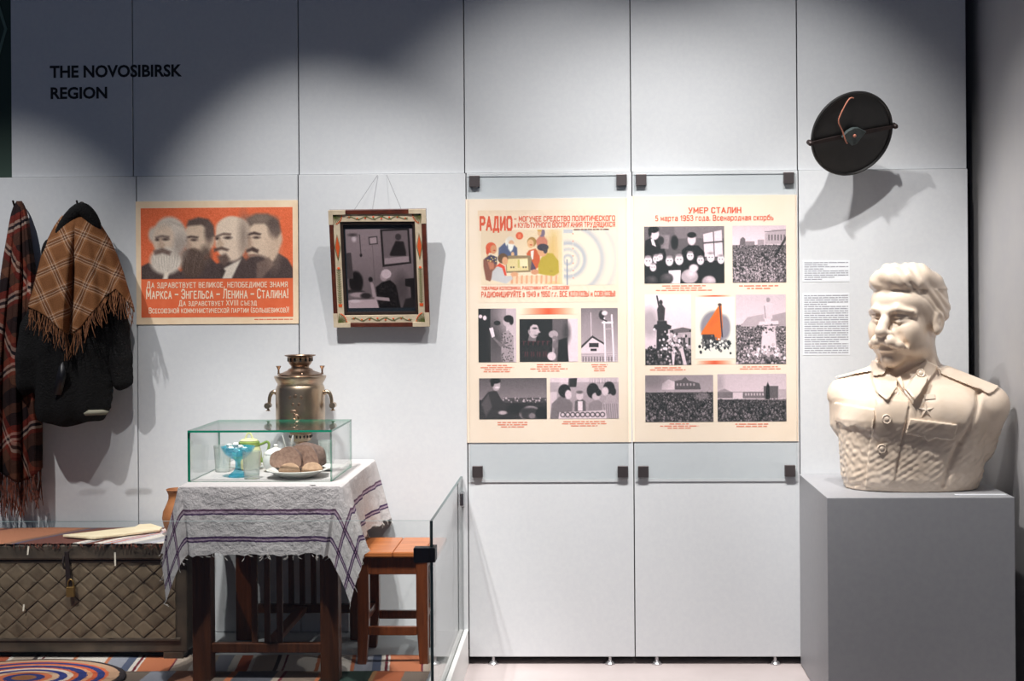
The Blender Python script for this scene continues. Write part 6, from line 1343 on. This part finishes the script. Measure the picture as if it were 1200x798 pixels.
# ================================================================== STOOL
SZ = PZ + .452; X0, X1, Y0, Y1 = -.925, -.592, -.55, -.215
stool = thing('stool', 'square orange-brown wooden stool with a plank seat beside the table', 'stool', ((X0 + X1) / 2, (Y0 + Y1) / 2, PZ))
cut = [X0, X0 + .15, X0 + .275, X1]
for i in range(3): put('seat_plank', MB().box((cut[i] + (.0008 if i else 0), Y0, SZ - .022), (cut[i + 1] - .0008, Y1, SZ)).mesh(), 'seatwood', stool, smooth=False, bevel=.005)
legs = {}
for ix, (xa_, xb_) in enumerate(((X0 + .006, X0 + .052), (X1 - .092, X1 - .046))):
    for iy, (ya_, yb_) in enumerate(((Y0 + .012, Y0 + .052), (Y1 - .05, Y1 - .012))):
        zb_, ztp, tz = PZ + .001, SZ - .022, PZ + .17; i_ = .012
        xo = (xa_, xb_ - i_) if ix == 0 else (xa_ + i_, xb_)
        b = MB().hexa([(xo[0], ya_, zb_), (xo[1], ya_, zb_), (xo[1], yb_, zb_), (xo[0], yb_, zb_)], [(xa_, ya_, tz), (xb_, ya_, tz), (xb_, yb_, tz), (xa_, yb_, tz)]).hexa([(xa_, ya_, tz), (xb_, ya_, tz), (xb_, yb_, tz), (xa_, yb_, tz)], [(xa_, ya_, ztp), (xb_, ya_, ztp), (xb_, yb_, ztp), (xa_, yb_, ztp)])
        put('leg', b.mesh(), 'redwood', stool, smooth=False, bevel=.003)
for y in (Y0 + .018, Y1 - .038):
    put('apron', MB().box((X0 + .05, y, SZ - .092), (X1 - .09, y + .02, SZ - .021)).mesh(), 'redwood', stool, smooth=False, bevel=.002)
    put('stretcher', MB().box((X0 + .05, y, PZ + .118), (X1 - .09, y + .02, PZ + .152)).mesh(), 'redwood', stool, smooth=False, bevel=.002)
for x in (X0 + .018, X1 - .08):
    put('apron', MB().box((x, Y0 + .05, SZ - .092), (x + .02, Y1 - .048, SZ - .021)).mesh(), 'redwood', stool, smooth=False, bevel=.002)
    put('stretcher', MB().box((x, Y0 + .05, PZ + .158), (x + .02, Y1 - .048, PZ + .19)).mesh(), 'redwood', stool, smooth=False, bevel=.002)

# ================================================================== RUGS ON THE PODIUM
RED, BEI, WHT, ORG, BLU, DBL, MRN, DRK = (176, 92, 66), (176, 160, 146), (214, 206, 196), (190, 116, 82), (146, 148, 158), (84, 92, 114), (112, 44, 56), (70, 60, 60)
fl = S_([(0, RED), (13, WHT), (17, BEI), (42, DRK), (47, WHT), (53, MRN), (55, WHT), (90, ORG), (95, WHT), (131, ORG), (135, BLU), (156, DBL), (166, WHT), (171, MRN), (174, WHT), (176, ORG), (212, MRN), (215, BEI), (235, WHT), (243, MRN), (246, BEI), (262, BLU), (280, WHT)], 290)
fr_ = striped('floor_runner_weave', fl, 290 / (270 * 1.08), skew=.12, noise=.3)
xo = at(0, 773, .44).x
P, UV = cloth_grid(-3.3, at(508, 778, .5).x, -.668, -.395, PZ + .004, 200, 20, .001, xo, -.44, .004)
r1 = put('floor_runner', grid_mesh(P, UV), fr_, solid=.003); tag(r1, 'long striped woven runner on the podium before the chest', 'runner rug')
f2s = S_([(0, BLU), (30, (150, 106, 84)), (70, (120, 108, 100)), (96, (190, 116, 82)), (104, (96, 96, 104)), (150, (176, 160, 146)), (158, (112, 44, 56)), (162, (140, 122, 110)), (200, (196, 120, 84)), (206, (46, 62, 56)), (262, (170, 130, 90)), (268, (170, 96, 64)), (300, (120, 106, 96))], 330)
P, UV = cloth_grid(-3.3, at(500, 790, .8).x, -1.1, -.655, PZ + .0095, 200, 20, .001, at(175, 792, .7).x, -.66, .004)
r2 = put('floor_runner', grid_mesh(P, UV), striped('front_runner_weave', f2s, 330 / (270 * 1.12), skew=.0, noise=.3), solid=.003); tag(r2, 'darker striped woven runner along the front of the podium', 'runner rug')
# oval crocheted rug
oc = (at(28, 790, .8).x, -.80); m, t_, b_ = nodes('crochet_rings'); b_.inputs['Roughness'].default_value = .95
tc = N(t_, 'ShaderNodeTexCoord'); sp = N(t_, 'ShaderNodeSeparateXYZ'); t_.links.new(tc.outputs['UV'], sp.inputs[0]); nz = N(t_, 'ShaderNodeTexNoise'); nz.inputs['Scale'].default_value = 160; t_.links.new(tc.outputs['UV'], nz.inputs[0])
r = ramp(t_, [(0, (150, 96, 60)), (.12, (40, 48, 110)), (.2, (206, 110, 70)), (.27, (210, 170, 140)), (.34, (40, 52, 120)), (.42, (220, 196, 176)), (.48, (200, 96, 56)), (.53, (36, 46, 110)), (.62, (214, 150, 110)), (.67, (206, 92, 54)), (.72, (40, 52, 116)), (.79, (206, 100, 62)), (.83, (190, 150, 120)), (.93, (40, 32, 36))])
ma = N(t_, 'ShaderNodeMath', operation='MULTIPLY_ADD'); ma.inputs[1].default_value = .05; t_.links.new(nz.outputs['Fac'], ma.inputs[0]); t_.links.new(sp.outputs[0], ma.inputs[2]); ms = N(t_, 'ShaderNodeMath', operation='SUBTRACT'); ms.inputs[1].default_value = .025
t_.links.new(ma.outputs[0], ms.inputs[0]); t_.links.new(ms.outputs[0], r.inputs[0]); t_.links.new(r.outputs[0], b_.inputs['Base Color']); bump(t_, b_, nz.outputs['Fac'], .8, .006)
P = np.zeros((96, 42, 3)); UV = np.zeros((96, 42, 2))
for i in range(96):
    a = 2 * PI * i / 96
    for j in range(42): q_ = j / 41; P[i, j] = (oc[0] + .38 * q_ * math.cos(a), oc[1] + .275 * q_ * math.sin(a), PZ + .018 + .0025 * abs(math.sin(q_ * 41 * PI / 3)) - (.005 if j == 41 else 0)); UV[i, j] = (q_, a / (2 * PI) * .3)
ov = put('oval_rug', grid_mesh(P, UV, close_u=True), m, solid=.005); tag(ov, 'oval crocheted rug of blue and orange rings on the striped runners', 'rug')

# ================================================================== GLASS BARRIER
zg = at(541.4, 558, 0).z
bar = thing('glass_barrier', 'low clear glass barrier closing off the furnished podium', 'glass barrier', (xg, -1.17, PZ))
pane('side_sheet', xg - .005, -1.175, PZ - .008, xg + .005, -.006, zg, bar, ('pane', 'edgedark'))
pane('front_sheet', -3.6, -1.172, PZ + .004, xg - .007, -1.162, zg, bar, ('pane', 'edgepale'))
p = at(500, 651, 1.19)
put('corner_clamp', MB().box((xg - .062, -1.19, p.z - .026), (xg - .006, -1.148, p.z + .026)).box((xg - .012, -1.185, p.z - .026), (xg + .014, -1.12, p.z + .026)).mesh(), 'clamp', bar, smooth=False, bevel=.003)
p = at(543, 585, .04)
put('wall_bracket', MB().box((xg - .014, -.06, p.z - .03), (xg + .014, -.0008, p.z + .03)).mesh(), 'steel', bar, smooth=False, bevel=.005)
